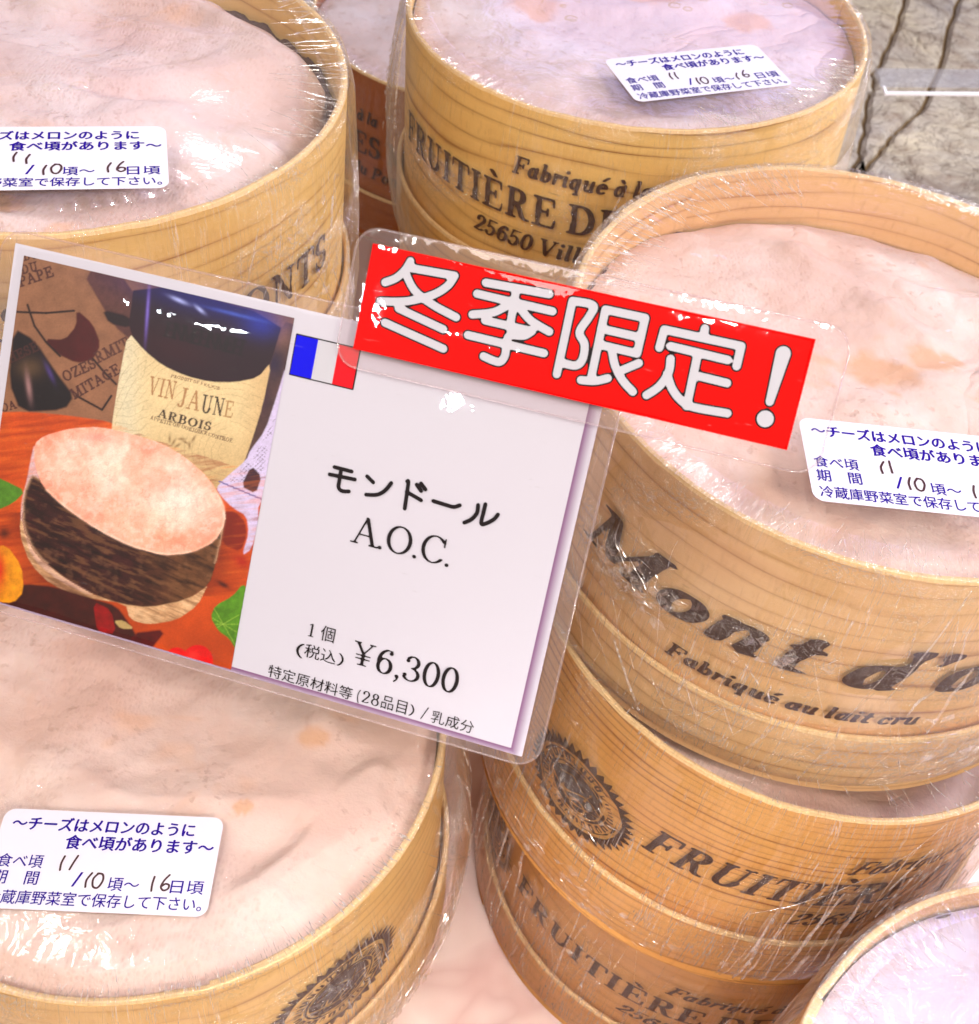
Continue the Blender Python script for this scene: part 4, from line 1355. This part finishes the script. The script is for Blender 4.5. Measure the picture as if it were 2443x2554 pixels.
def paint(X, Y):
    n = X.shape
    C = np.zeros(n + (3,))
    L = lambda r, g, b: np.array(srgb(r, g, b))
    nz = lambda s_, sd, o=3: vnoise(X + 500, Y + 500, s_, sd, o)

    def polyd(P):
        P = smooth_closed(P)
        inside = np.zeros(n, bool)
        dist = np.full(n, 1e9)
        for (x0, y0), (x1, y1) in zip(P, P[1:] + P[:1]):
            cond = ((y0 > Y) != (y1 > Y))
            xi = (x1 - x0) * (Y - y0) / ((y1 - y0) if abs(y1 - y0) > 1e-9 else 1e-9) + x0
            inside ^= cond & (X < xi)
            dx, dy = x1 - x0, y1 - y0
            t = np.clip(((X - x0) * dx + (Y - y0) * dy) / (dx * dx + dy * dy + 1e-9), 0, 1)
            dist = np.minimum(dist, np.hypot(X - x0 - t * dx, Y - y0 - t * dy))
        return np.where(inside, -dist, dist)

    def smooth_closed(P, it=1):
        P = [tuple(map(float, p)) for p in P]
        for _ in range(it):
            Q = []
            for a, b in zip(P, P[1:] + P[:1]):
                Q += [(.8 * a[0] + .2 * b[0], .8 * a[1] + .2 * b[1]), (.2 * a[0] + .8 * b[0], .2 * a[1] + .8 * b[1])]
            P = Q
        return P

    def put(mask, c):
        nonlocal C
        m = np.clip(mask, 0, 1)[..., None]
        C = C * (1 - m) + c * m

    def fill(P, c, soft=4):
        d = polyd(P)
        put(.5 - d / soft, c)
        return d

    def bl(x, y, rx, ry, c, k=1.0, ang=0):
        ca, sa = math.cos(math.radians(ang)), math.sin(math.radians(ang))
        u, v = (X - x) * ca + (Y - y) * sa, -(X - x) * sa + (Y - y) * ca
        put(k * np.exp(-((u / rx) ** 2 + (v / ry) ** 2)), c)

    # burlap
    weave = .5 + .25 * np.sin(X * .9) + .25 * np.sin(Y * .9)
    C[:] = L(150, 110, 84) * (.75 + .35 * nz(.02, 1)[..., None] + .12 * weave[..., None])
    fill([(345, 150), (580, 210), (575, 470), (490, 400)], L(98, 62, 58) * (.8 + .5 * nz(.05, 2)[..., None]), 8)
    fill([(440, 330), (560, 360), (560, 410), (470, 390)], L(40, 16, 26), 8)
    fill([(60, 410), (150, 460), (250, 610), (320, 700), (280, 760), (90, 770), (40, 640)], L(26, 10, 22), 10)
    bl(130, 580, 60, 45, L(110, 86, 60), .7)
    bl(125, 660, 12, 60, L(190, 150, 150), .7, -8)
    bl(215, 600, 10, 45, L(90, 70, 140), .8, -25)
    fill([(330, 330), (400, 390), (435, 480), (400, 545), (330, 560), (250, 520), (190, 455), (280, 460), (330, 400)], L(86, 10, 18) * (.7 + .5 * nz(.02, 3)[..., None]), 6)
    for P_ in ([(120, 310), (150, 400), (200, 470), (260, 530)], [(75, 340), (200, 345), (320, 335)], [(400, 540), (450, 600), (500, 650)], [(330, 700), (440, 760), (480, 700)]):
        for a, b in zip(P_, P_[1:]):
            put((1.0 - (seg_field(X, Y, [a, b], 1, 1) - 3) / 3), L(40, 16, 22))

    def txt(s_, x, y, size, ang, c, a=.10, b=.05, k=1.0, xs=1.0, arc=0.0):
        ca, sa = math.cos(math.radians(ang)), math.sin(math.radians(ang))
        u = ((X - x) * ca + (Y - y) * sa) / size / xs
        v = (-(-(X - x) * sa + (Y - y) * ca) / size) - arc * (u - text_width(s_, .06) / 2) ** 2
        W_ = text_width(s_, .06)
        sel = (u > -.4) & (u < W_ + .4) & (v > -.4) & (v < 1.5)
        if not sel.any(): return
        uu, vv = u[sel], v[sel]
        f = np.full(uu.shape, 9.0)
        xo = 0
        for ch_ in s_:
            adv, st = GL[ch_]
            m = (uu > xo - .3) & (uu < xo + adv + .3)
            if m.any():
                for kd, pts in st:
                    aa, bb = (a, b) if kd == 'n' else (b, b)
                    f[m] = np.minimum(f[m], seg_field(uu[m] - xo, vv[m], pts, aa, bb))
            xo += adv + .06
        mm = np.zeros(n)
        mm[sel] = np.clip((1.25 - f) / .5, 0, 1) * k
        put(mm, c)

    brown = L(84, 46, 44)
    txt('PAPE', 88, 232, 42, -18, brown, .1, .08)
    txt('DU', 95, 178, 36, -14, brown, .1, .08)
    txt('DU', 105, 120, 30, -12, brown, .1, .08)
    txt('RMITA', 420, 560, 44, -27, brown, .1, .08, .9)
    txt('OZES', 280, 640, 42, -25, brown, .1, .08)
    txt('MITAGE', 320, 715, 42, -30, brown, .1, .08)
    txt('HESE', 45, 560, 38, -25, brown, .1, .08, .8)
    txt('OA', 10, 770, 34, -16, brown, .1, .08)
    # wooden board
    dboard = fill([(-300, 800), (-60, 772), (120, 768), (300, 785), (480, 812), (700, 900), (1000, 1000), (1400, 1100), (1400, 2100), (-300, 2100)],
                  L(206, 92, 26) * (.72 + .42 * nz(.012, 5)[..., None]), 6)
    put(.35 * np.clip((Y - 1250) / 600, 0, 1) * (dboard < 0), L(130, 40, 14))
    # behind the tower
    fill([(1215, 380), (1290, 400), (1230, 620), (1150, 860), (1060, 980), (1000, 1050), (1100, 760), (1165, 560)], L(88, 62, 60) * (.7 + .7 * nz(.03, 6)[..., None]), 6)
    bl(1215, 430, 40, 60, L(150, 110, 86), .8)
    bl(1180, 560, 40, 60, L(40, 24, 70), .8)
    bl(1130, 700, 30, 70, L(60, 26, 60), .7)
    # bottle
    fill([(580, 200), (1220, 370), (1165, 560), (1110, 660), (900, 680), (700, 600), (548, 440)], L(46, 10, 34), 5)
    bl(900, 290, 340, 70, L(20, 16, 120), .85, 14)
    bl(1120, 390, 80, 60, L(40, 60, 170), .7, 14)
    bl(760, 500, 180, 70, L(66, 14, 30), .6, 16)
    bl(635, 340, 7, 110, L(150, 130, 230), .7, 4)
    bl(770, 290, 40, 9, L(190, 200, 255), .8, 24); bl(860, 330, 26, 8, L(190, 200, 255), .8, 40)
    bl(1010, 350, 120, 8, L(90, 120, 220), .6, 14)
    for k_ in range(9):
        txt('HNME'[k_ % 4], 700 + k_ * 36, 440 + k_ * 9, 60, 14, L(24, 4, 20), .12, .08, .7)
    lab = [(552, 424), (620, 505), (700, 570), (800, 615), (900, 640), (1010, 642), (1110, 622), (1168, 552), (1130, 740), (1080, 900), (1040, 1010), (950, 1100), (700, 1150), (480, 900), (480, 840), (510, 640)]
    d = fill(lab, L(222, 202, 160) * (.92 + .14 * nz(.02, 8)[..., None]), 4)
    m_in = (d < 0)
    put(.55 * m_in * np.clip((Y - 780) / 300, 0, 1), L(176, 142, 92))
    put(.45 * m_in * np.exp(-((X - 540) / 70) ** 2), L(214, 216, 200))
    put(.5 * m_in * np.clip((X - 1020) / 120, 0, 1), L(196, 160, 112))
    sw = np.abs(np.sin(np.hypot(X - 980, Y - 940) * .11 + 3 * nz(.01, 9))) < .18
    put(.22 * m_in * sw * (nz(.012, 4) > .5), L(120, 96, 60))
    sw2 = np.abs(np.sin(np.hypot(X - 520, Y - 560) * .10 + 4 * nz(.012, 19))) < .16
    put(.20 * m_in * sw2 * (X < 640), L(120, 110, 80))
    txt('VIN', 634, 690, 74, 12, L(170, 126, 82), .08, .04, .95, .64)
    txt('JA', 762, 742, 80, 13, L(170, 126, 82), .08, .04, .9, .74)
    txt('UN', 860, 768, 74, 11, L(58, 40, 30), .09, .04, 1.0, .66)
    txt('E', 958, 786, 66, 10, L(170, 130, 84), .08, .04, .9, .7)
    txt('ARBOIS', 676, 790, 34, 15, L(66, 44, 34), .11, .05, 1.0, 1.32, .01)
    txt('PRODUIT DE FRANCE'.replace('P', 'P'), 735, 618, 12, 15, L(130, 96, 66), .12, .09, .8, 1.2)
    txt('APPETIT ON DORIGINE CONTROE'.replace('G', 'O'), 645, 800, 15, 16, L(110, 80, 56), .12, .08, .8, 1.05)
    for k_ in range(7):
        bl(730 + k_ * 17, 885 + (k_ % 3) * 14, 5, 16, L(130, 100, 60), .8, 30 * (k_ % 5))
    # tower
    tw = L(206, 196, 226) * (.92 + .16 * nz(.05, 12)[..., None])
    fill([(1232, 560), (1215, 760), (1185, 930), (1165, 1150), (1110, 1160), (1110, 1260), (1080, 1360), (1040, 1385), (1070, 1290), (1060, 1215), (1000, 1180), (950, 1130), (930, 1095), (960, 1060), (1060, 975), (1075, 935), (1140, 850), (1190, 700)], tw, 5)
    fill([(1080, 1000), (1125, 1045), (1100, 1120), (1036, 1088)], L(74, 40, 52), 4)
    fill([(960, 1195), (1010, 1195), (1055, 1240), (1062, 1300), (1035, 1370), (960, 1340), (940, 1240)], L(140, 40, 18), 8)
    lat = (np.abs(np.sin((X + Y) * .16)) * np.abs(np.sin((X - Y * 1.3) * .14)) < .12) & (nz(.05, 14) > .4)
    inT = (polyd([(1215, 700), (1160, 920), (1130, 1040), (1010, 1080), (970, 1065), (1080, 970), (1150, 850)]) < -4)
    put(.55 * lat * inT, L(60, 40, 80))
    put(.9 * (np.abs(Y - (1070 + (X - 950) * .42)) < 4) * (X > 940) * (X < 1160) * (Y > 1050), L(120, 110, 170))
    # cheese on its wooden base
    fill([(140, 1040), (100, 1130), (84, 1290), (130, 1420), (220, 1510), (350, 1565), (540, 1590), (560, 1660), (640, 1682), (760, 1662), (850, 1600), (900, 1500), (700, 1450)], L(196, 158, 120) * (.75 + .5 * nz(.03, 15)[..., None]), 6)
    fill([(110, 1120), (95, 1250), (140, 1400), (260, 1500), (400, 1560), (380, 1530), (240, 1460), (150, 1350), (118, 1240)], L(214, 178, 160) * (.8 + .4 * nz(.04, 16)[..., None]), 6)
    fill([(150, 900), (130, 990), (118, 1060), (94, 1150), (90, 1250), (130, 1200), (170, 1060), (190, 960)], L(214, 184, 190) * (.85 + .3 * nz(.04, 36)[..., None]), 6)
    bark_ = [(138, 1040), (160, 1050), (300, 1130), (430, 1200), (560, 1270), (700, 1310), (830, 1300), (965, 1225), (955, 1300), (925, 1430), (900, 1510), (800, 1575), (640, 1608), (520, 1592), (400, 1550), (280, 1480), (156, 1384), (98, 1255), (104, 1120)]
    b1 = nz(.022, 17, 4)
    dB = fill(bark_, L(66, 30, 30) * (.45 + 1.1 * b1[..., None]), 6)
    put(.75 * (dB < 0) * np.clip((X - 560) / 250, 0, 1), L(122, 84, 52) * (.35 + 1.2 * nz(.02, 18, 4)[..., None]))
    put(.3 * (dB < 0) * np.clip((nz(.03, 20, 4) - .58) * 5, 0, 1), L(150, 112, 84))
    put(.6 * np.exp(-((dB + 2) / 7) ** 2) * (Y < 1420), L(206, 170, 140))
    top_ = [(150, 905), (190, 872), (300, 840), (430, 832), (560, 862), (700, 905), (800, 965), (900, 1055), (962, 1160), (972, 1240), (925, 1325), (820, 1375), (700, 1385), (560, 1345), (420, 1275), (280, 1180), (185, 1090), (148, 990)]
    dT = fill(top_, L(246, 178, 156) * (.93 + .12 * nz(.02, 21)[..., None]), 5)
    inn = np.clip(-dT / 60, 0, 1)
    put(.75 * inn * np.clip(nz(.006, 22, 3) * 2.2 - .45, 0, 1), L(244, 224, 212))
    for x_, y_, rx, ry, c_, k_ in ((560, 1000, 190, 90, (238, 214, 196), .7), (760, 1140, 90, 110, (248, 230, 222), .7), (640, 1240, 140, 70, (240, 214, 194), .6), (210, 920, 60, 40, (240, 150, 120), .6),
                                   (640, 930, 40, 26, (236, 140, 116), .6), (300, 1120, 120, 60, (246, 160, 132), .6), (900, 1250, 50, 70, (244, 160, 140), .7), (720, 1310, 120, 40, (240, 160, 130), .7), (420, 880, 70, 20, (232, 140, 130), .5)):
        put(k_ * (dT < 0) * np.exp(-(((X - x_) / rx) ** 2 + ((Y - y_) / ry) ** 2)), L(*c_))
    put(.5 * np.exp(-((dT + 3) / 6) ** 2) * (Y > 1100), L(250, 226, 206))
    w1 = np.abs(nz(.016, 51, 4) - .5)
    put(.35 * (dT < -6) * np.clip(1 - w1 / .02, 0, 1), L(214, 130, 112))
    w2 = nz(.045, 52, 4)
    put(.25 * (dT < 0) * np.clip((w2 - .52) * 6, 0, 1), L(252, 236, 228))
    put(.15 * (dT < 0) * np.clip((.46 - w2) * 6, 0, 1), L(226, 138, 112))
    put(.35 * (dT < 0) * np.clip((nz(.011, 53, 3) - .55) * 7, 0, 1), L(236, 140, 110))
    fb = vnoise((X * .9 + Y * .5) + 900, (Y - X * .42) * 6 + 900, .012, 54, 4)
    put(.55 * (dB < -3) * (dT > 0) * np.clip((fb - .55) * 7, 0, 1), L(134, 96, 66))
    put(.55 * (dB < -3) * (dT > 0) * np.clip((.44 - fb) * 7, 0, 1), L(22, 6, 10))
    cs_ = (dB > 3) & (dT > 3) & (polyd([(140, 1040), (100, 1130), (84, 1290), (130, 1420), (220, 1510), (350, 1565), (540, 1590), (560, 1660), (640, 1682), (760, 1662), (850, 1600), (900, 1500), (700, 1450)]) < 0)
    put(.5 * cs_ * np.clip((fb - .5) * 6, 0, 1), L(236, 206, 170))
    put(.5 * cs_ * np.clip((.48 - fb) * 6, 0, 1), L(120, 84, 62))
    gb = vnoise(X * .35 + 900, (Y + X * .12) * 3.2 + 900, .02, 55, 4)
    onb = (dboard < 0) & (dB > 0) & (dT > 0) & (~cs_) & (Y < 1560)
    put(.45 * onb * np.clip((.48 - gb) * 5, 0, 1), L(150, 52, 12))
    put(.30 * onb * np.clip((gb - .55) * 5, 0, 1), L(228, 128, 50))
    put(.55 * onb * np.exp(-(np.maximum(dB, 0) / 60) ** 2) * (Y > 1200), L(110, 36, 14))
    bl(240, 1510, 260, 40, L(90, 24, 14), .4, 22)
    # leaves and berries
    fill([(-200, 1560), (100, 1505), (240, 1520), (400, 1570), (500, 1600), (560, 1680), (620, 1790), (520, 1900), (-200, 1900)], L(74, 24, 20) * (.6 + .8 * nz(.03, 23)[..., None]), 10)
    fill([(-40, 1040), (20, 1062), (112, 1108), (60, 1160), (-30, 1200)], L(92, 138, 44) * (.7 + .6 * nz(.05, 24)[..., None]), 5)
    fill([(-40, 1350), (30, 1340), (95, 1430), (104, 1540), (60, 1590), (-40, 1580)], L(226, 156, 26) * (.7 + .5 * nz(.04, 25)[..., None]), 6)
    bl(0, 1450, 26, 80, L(200, 20, 10), .9)
    bl(20, 1290, 26, 30, L(60, 24, 20), .8)
    fill([(400, 1580), (480, 1620), (500, 1720), (420, 1720)], L(150, 14, 20) * (.6 + .7 * nz(.04, 26)[..., None]), 6)
    fill([(490, 1665), (530, 1662), (580, 1700), (520, 1700)], L(184, 160, 110), 5)
    fill([(560, 1720), (720, 1700), (640, 1800), (760, 1860), (1000, 1900), (990, 2000), (500, 1900)], L(90, 10, 14) * (.6 + .8 * nz(.04, 27)[..., None]), 10)
    for x_, y_, r_ in ((760, 1825, 46), (850, 1835, 66)):
        d_ = np.hypot(X - x_, Y - y_) - r_
        put(.5 - d_ / 5, L(206, 8, 14))
        bl(x_ - r_ * .3, y_ - r_ * .3, r_ * .4, r_ * .3, L(250, 70, 60), .7)
    gl_ = [(905, 1650), (925, 1600), (1000, 1560), (1045, 1505), (1070, 1540), (1050, 1680), (1015, 1790), (985, 1740), (940, 1710)]
    dG = fill(gl_, L(92, 140, 36) * (.6 + .8 * nz(.05, 28)[..., None]), 5)
    for a_ in (-60, -30, 0, 30):
        put(.4 * (dG < -3) * (np.abs((X - 960) * math.sin(math.radians(a_)) + (Y - 1680) * math.cos(math.radians(a_))) < 2.5), L(170, 200, 90))
    bl(960, 1510, 30, 10, L(60, 20, 14), .9, 30)
    bl(1040, 1410, 34, 22, L(170, 20, 14), .8, 20)
    C = np.clip(C, 0, 1) ** 1.22 * 1.05
    C = C * (.82 + .36 * nz(.3, 40, 2)[..., None]) * (.94 + .12 * nz(.03, 41, 2)[..., None])
    return np.clip(C, 0, 1)


nx, ny = 330, 430
gx = np.linspace(px0, px1, nx); gy = np.linspace(py0, py1, ny)
GX, GY = np.meshgrid(gx, gy, indexing='ij')
# back to photo-crop positions through the card's plane
Pc = org[None, None, :] + GX[..., None] * CR[:, 0] - GY[..., None] * CR[:, 1]
PX = (CXP + FPX * Pc[..., 0] / Pc[..., 2]) * 1411 / 820
PY = (CYP + FPX * Pc[..., 1] / Pc[..., 2] - 580) * 1961 / 1140
cols = paint(PX, PY)
tm = NT('photo_print')
at = tm.n('Attribute', attribute_name='print')
M_photo = tm.done(tm.bsdf(at.outputs[0], .4))
mesh('photo_print', np.stack([GX, GY, np.full(GX.shape, .002)], -1).reshape(-1, 3), grid_faces(nx, ny), M_photo, pc, col=cols.reshape(-1, 3))

# --- flag
f0, f1 = fv(570, 641), fv(558, 717)
fx = [f0[0], fv(611, 650)[0], fv(651, 660)[0], fv(690, 668)[0]]
fy1, fy0 = f0[1], fv(558, 716)[1]
fo = slab('flag', rounded_rect(fx[0] - .003, fx[3] + .003, fy0 - .003, fy1 + .003, .001, 1), .0, .0015, M_black, pc)
for k, (a_, b_, m_) in enumerate(((0, 1, M_flagb), (1, 2, M_signwhite), (2, 3, M_flagr))):
    slab('flag_stripe', [(fx[a_], fy0), (fx[b_], fy0), (fx[b_], fy1), (fx[a_], fy1)], .0018, .0028 + k * .0002, m_, fo)

# --- card lettering
R7 = lambda x, y: card(640 + x * 720 / 1810, 1120 + y * 780 / 1961)
ZT = .003


def cjk_card(text, left, right, top, bottom, bold=0.0):
    x0, x1, y1, y0 = R7(*left)[0], R7(*right)[0], R7(*top)[1], R7(*bottom)[1]
    flat_text('card_lettering', text, x0, x1, y0, y1, ZT, M_black, pc, bold)


def serif_card(text, left, right, top, bottom, a, b, step=.05, sp=.03):
    x0, x1, y1, y0 = R7(*left)[0], R7(*right)[0], R7(*top)[1], R7(*bottom)[1]
    xs_, ys_, F_, W_ = text_field(text, a, b, step, 0, sp)
    V_, Fc_ = contour(xs_, ys_, F_, 100)
    lo, hi = V_.min(0), V_.max(0)
    sx = (x1 - x0) / (hi[0] - lo[0])
    sy = (y1 - y0)
    Q = np.stack([x0 + (V_[:, 0] - lo[0]) * sx, y0 + V_[:, 1] * sy, np.full(len(V_), ZT)], -1)
    mesh('card_lettering', Q, Fc_, M_black, pc)


KM = []
for pts in ([(492, 112), (600, 140)], [(462, 158), (620, 190)], [(535, 125), (522, 200), (518, 240), (540, 262), (582, 265)],
            [(697, 170), (735, 208)], [(848, 212), (810, 258), (760, 285), (690, 285)],
            [(948, 202), (955, 215), (932, 372)], [(945, 268), (1035, 320)], [(1008, 222), (1035, 262)], [(1035, 215), (1062, 252)],
            [(1112, 325), (1200, 352), (1240, 362), (1278, 352)],
            [(1392, 350), (1385, 400), (1350, 440), (1306, 460)], [(1438, 345), (1425, 400), (1412, 465), (1440, 466), (1490, 440), (1517, 410)]):
    KM.append((smooth_poly([R7(*p) for p in pts], 5), None))
strokes_mesh('card_lettering', KM, .0048, .0022, ZT, M_black, pc)
serif_card('A.O.C.', (590, 570), (1210, 715), (700, 432), (605, 578), .060, .026, .04, -.06)
serif_card('1', (325, 1165), (362, 1170), (350, 1095), (340, 1172), .055, .03)
cjk_card('個', (405, 1160), (496, 1160), (435, 1105), (430, 1203))
serif_card('(', (255, 1240), (292, 1300), (285, 1215), (262, 1290), .05, .03)
cjk_card('税込', (305, 1260), (500, 1320), (325, 1218), (450, 1342))
serif_card(')', (515, 1300), (548, 1330), (540, 1280), (515, 1345), .05, .03)
serif_card('¥', (606, 1275), (742, 1300), (660, 1212), (655, 1352), .06, .026, .04)
serif_card('6,300', (755, 1340), (1275, 1440), (830, 1258), (805, 1408), .060, .026, .04, .0)
cjk_card('特定原材料等', (78, 1385), (605, 1530), (105, 1352), (90, 1428))
serif_card('(28', (632, 1560), (768, 1600), (700, 1520), (690, 1592), .06, .03, .05, .05)
cjk_card('品目', (785, 1590), (942, 1640), (850, 1555), (830, 1635))
serif_card(')', (968, 1600), (990, 1650), (985, 1600), (972, 1662), .05, .03)
serif_card('/', (1030, 1685), (1078, 1650), (1072, 1618), (1035, 1682), .05, .03)
cjk_card('乳成分', (1100, 1670), (1370, 1730), (1130, 1640), (1118, 1718))

# ------------------------------------------------------------------ red seasonal sign, lying over the card's corner
rs = empty('red_sign', world(c2w(org + CR[:, 2] * -.035)), ex, -ey, -ez)
tag(rs, 'red laminated strip with white letters 冬季限定！ fixed across the price card corner', 'sign')
org = CO * CD - CR[:, 2] * .035
r0, r1 = fv(712, 460), fv(1563, 655)
r2, r3 = fv(680, 668), fv(1507, 862)
rx0, rx1 = (r0[0] + r2[0]) / 2, (r1[0] + r3[0]) / 2
ry1, ry0 = (r0[1] + r1[1]) / 2, (r2[1] + r3[1]) / 2
slab('sign_sheet', [(rx0, ry0), (rx1, ry0), (rx1, ry1), (rx0, ry1)], -.004, 0, M_red, rs)
q5 = lambda x, y: card(860 + x * 700 / 1876, 560 + y * 500 / 1340)
q6 = lambda x, y: card(1400 + x * 720 / 1876, 560 + y * 600 / 1563)
ST = []
for fn, lst in ((q5, [
        [(442, 245), (405, 305), (345, 358), (272, 386)], [(442, 290), (738, 342)], [(738, 342), (690, 410), (590, 470), (420, 512), (240, 513)], [(412, 330), (470, 440), (590, 535), (748, 620)],
        [(362, 560), (662, 700)], [(270, 655), (663, 830)],
        [(945, 388), (1370, 465)], [(887, 462), (1392, 580)], [(1150, 430), (1105, 690)], [(1105, 530), (1000, 585), (855, 601)], [(1165, 545), (1245, 640), (1370, 716)],
        [(940, 640), (1250, 712)], [(1255, 712), (1200, 742), (1105, 742), (1085, 800), (1072, 880), (1030, 918), (930, 880)], [(825, 738), (1335, 860)],
        [(1525, 510), (1420, 1000)], [(1525, 510), (1662, 540), (1640, 610), (1572, 718), (1606, 800), (1592, 900), (1545, 942), (1450, 922)]]),
        (q6, [
        [(290, 552), (195, 1005)], [(290, 552), (548, 607), (495, 838), (262, 782)], [(262, 676), (520, 735)], [(130, 1010), (220, 1016), (305, 998)],
        [(332, 815), (352, 915), (400, 1010), (468, 1086)], [(507, 900), (400, 945)],
        [(936, 675), (926, 735)], [(640, 800), (672, 682), (1172, 790), (1142, 920)], [(712, 790), (1085, 880)], [(890, 840), (818, 1180)], [(898, 985), (1080, 1030)],
        [(713, 872), (700, 960), (640, 1050), (556, 1108)], [(690, 970), (725, 1070), (790, 1150), (870, 1188), (1082, 1226)]])):
    for pts in lst:
        sm = len(pts) > 2 and not (fn is q6 and pts[0] in ((290, 552), (640, 800)))
        if fn is q5 and pts[0] == (1525, 510): sm = True
        P_ = [fn(*p) for p in pts]
        ST.append((smooth_poly(P_, 6) if sm else P_, None))
u1 = abs(q6(127, 0)[0] - q6(100, 0)[0])
BR = [(q6(1445, 838), q6(1357, 1152)), (q6(1328, 1262),)]
W1 = ST + [(list(BR[0]), (u1 * 1.75, u1 * .95)), ([BR[1][0], (BR[1][0][0] + 1e-4, BR[1][0][1])], (u1 * 2.0, u1 * 2.0))]
W2 = ST + [(list(BR[0]), (u1 * 2.15, u1 * 1.35)), ([BR[1][0], (BR[1][0][0] + 1e-4, BR[1][0][1])], (u1 * 2.42, u1 * 2.42))]
strokes_mesh('letter_outline', [(p, r) for p, r in W2], u1 * 1.40, .0045, .0012, M_black, rs)
strokes_mesh('sign_lettering', [(p, r) for p, r in W1], u1 * 1.0, .0045, .0024, M_signwhite, rs)
wavy_sheet('laminate', rx0 - .045, rx1 + .075, ry0 - .045, ry1 + .035, .055, -.008, M_lam, rs, .0018, 15)
lim = rounded_rect(rx0 - .045, rx1 + .075, ry0 - .045, ry1 + .035, .055, 6); lim.append(lim[0])
tube('laminate_rim', [(x, y, -.016) for x, y in lim], .0028, M_lam, rs)
wavy_sheet('gloss_layer', rx0, rx1, ry0, ry1, .003, .0075, M_gloss, rs, .0012, 19)

# ------------------------------------------------------------------ stand behind the card, footed on the lower left box
org = CO * CD
hold = c2w(org + CR[:, 0] * Wc * .46 + CR[:, 1] * Hc * .55 + CR[:, 2] * .06)
foot = tD.matrix_world @ Vector((.30 * S, .42 * S, (zD + .02) * S))
foot = np.array(foot) / S - np.array([0, 0, TZ])
cs = empty('card_stand', world(foot))
tag(cs, 'clear card holder behind the price card, footed on the lower left box', 'card holder')
dd = hold - foot
slab('foot_plate', rounded_rect(-.16, .16, -.12, .12, .03, 4), 0.0, .03, M_acryl, cs)
tube('stem', [(0, 0, .03), (0, 0, .12), tuple(dd * .5 + np.array([0, 0, .1])), tuple(dd)], .014, M_acryl, cs, 8)
e_, f_ = ex, -ey
Vc, Fc_ = [], []
for sx_ in (-.12, .12):
    for sy_ in (-.05, .05):
        for sz_ in (0, -.045):
            Vc.append(dd + e_ * sx_ + f_ * sy_ - ez * sz_ * -1)
Fc_ = [(0, 1, 3, 2), (4, 6, 7, 5), (0, 4, 5, 1), (2, 3, 7, 6), (0, 2, 6, 4), (1, 5, 7, 3)]
mesh('clip', Vc, Fc_, M_acryl, cs)
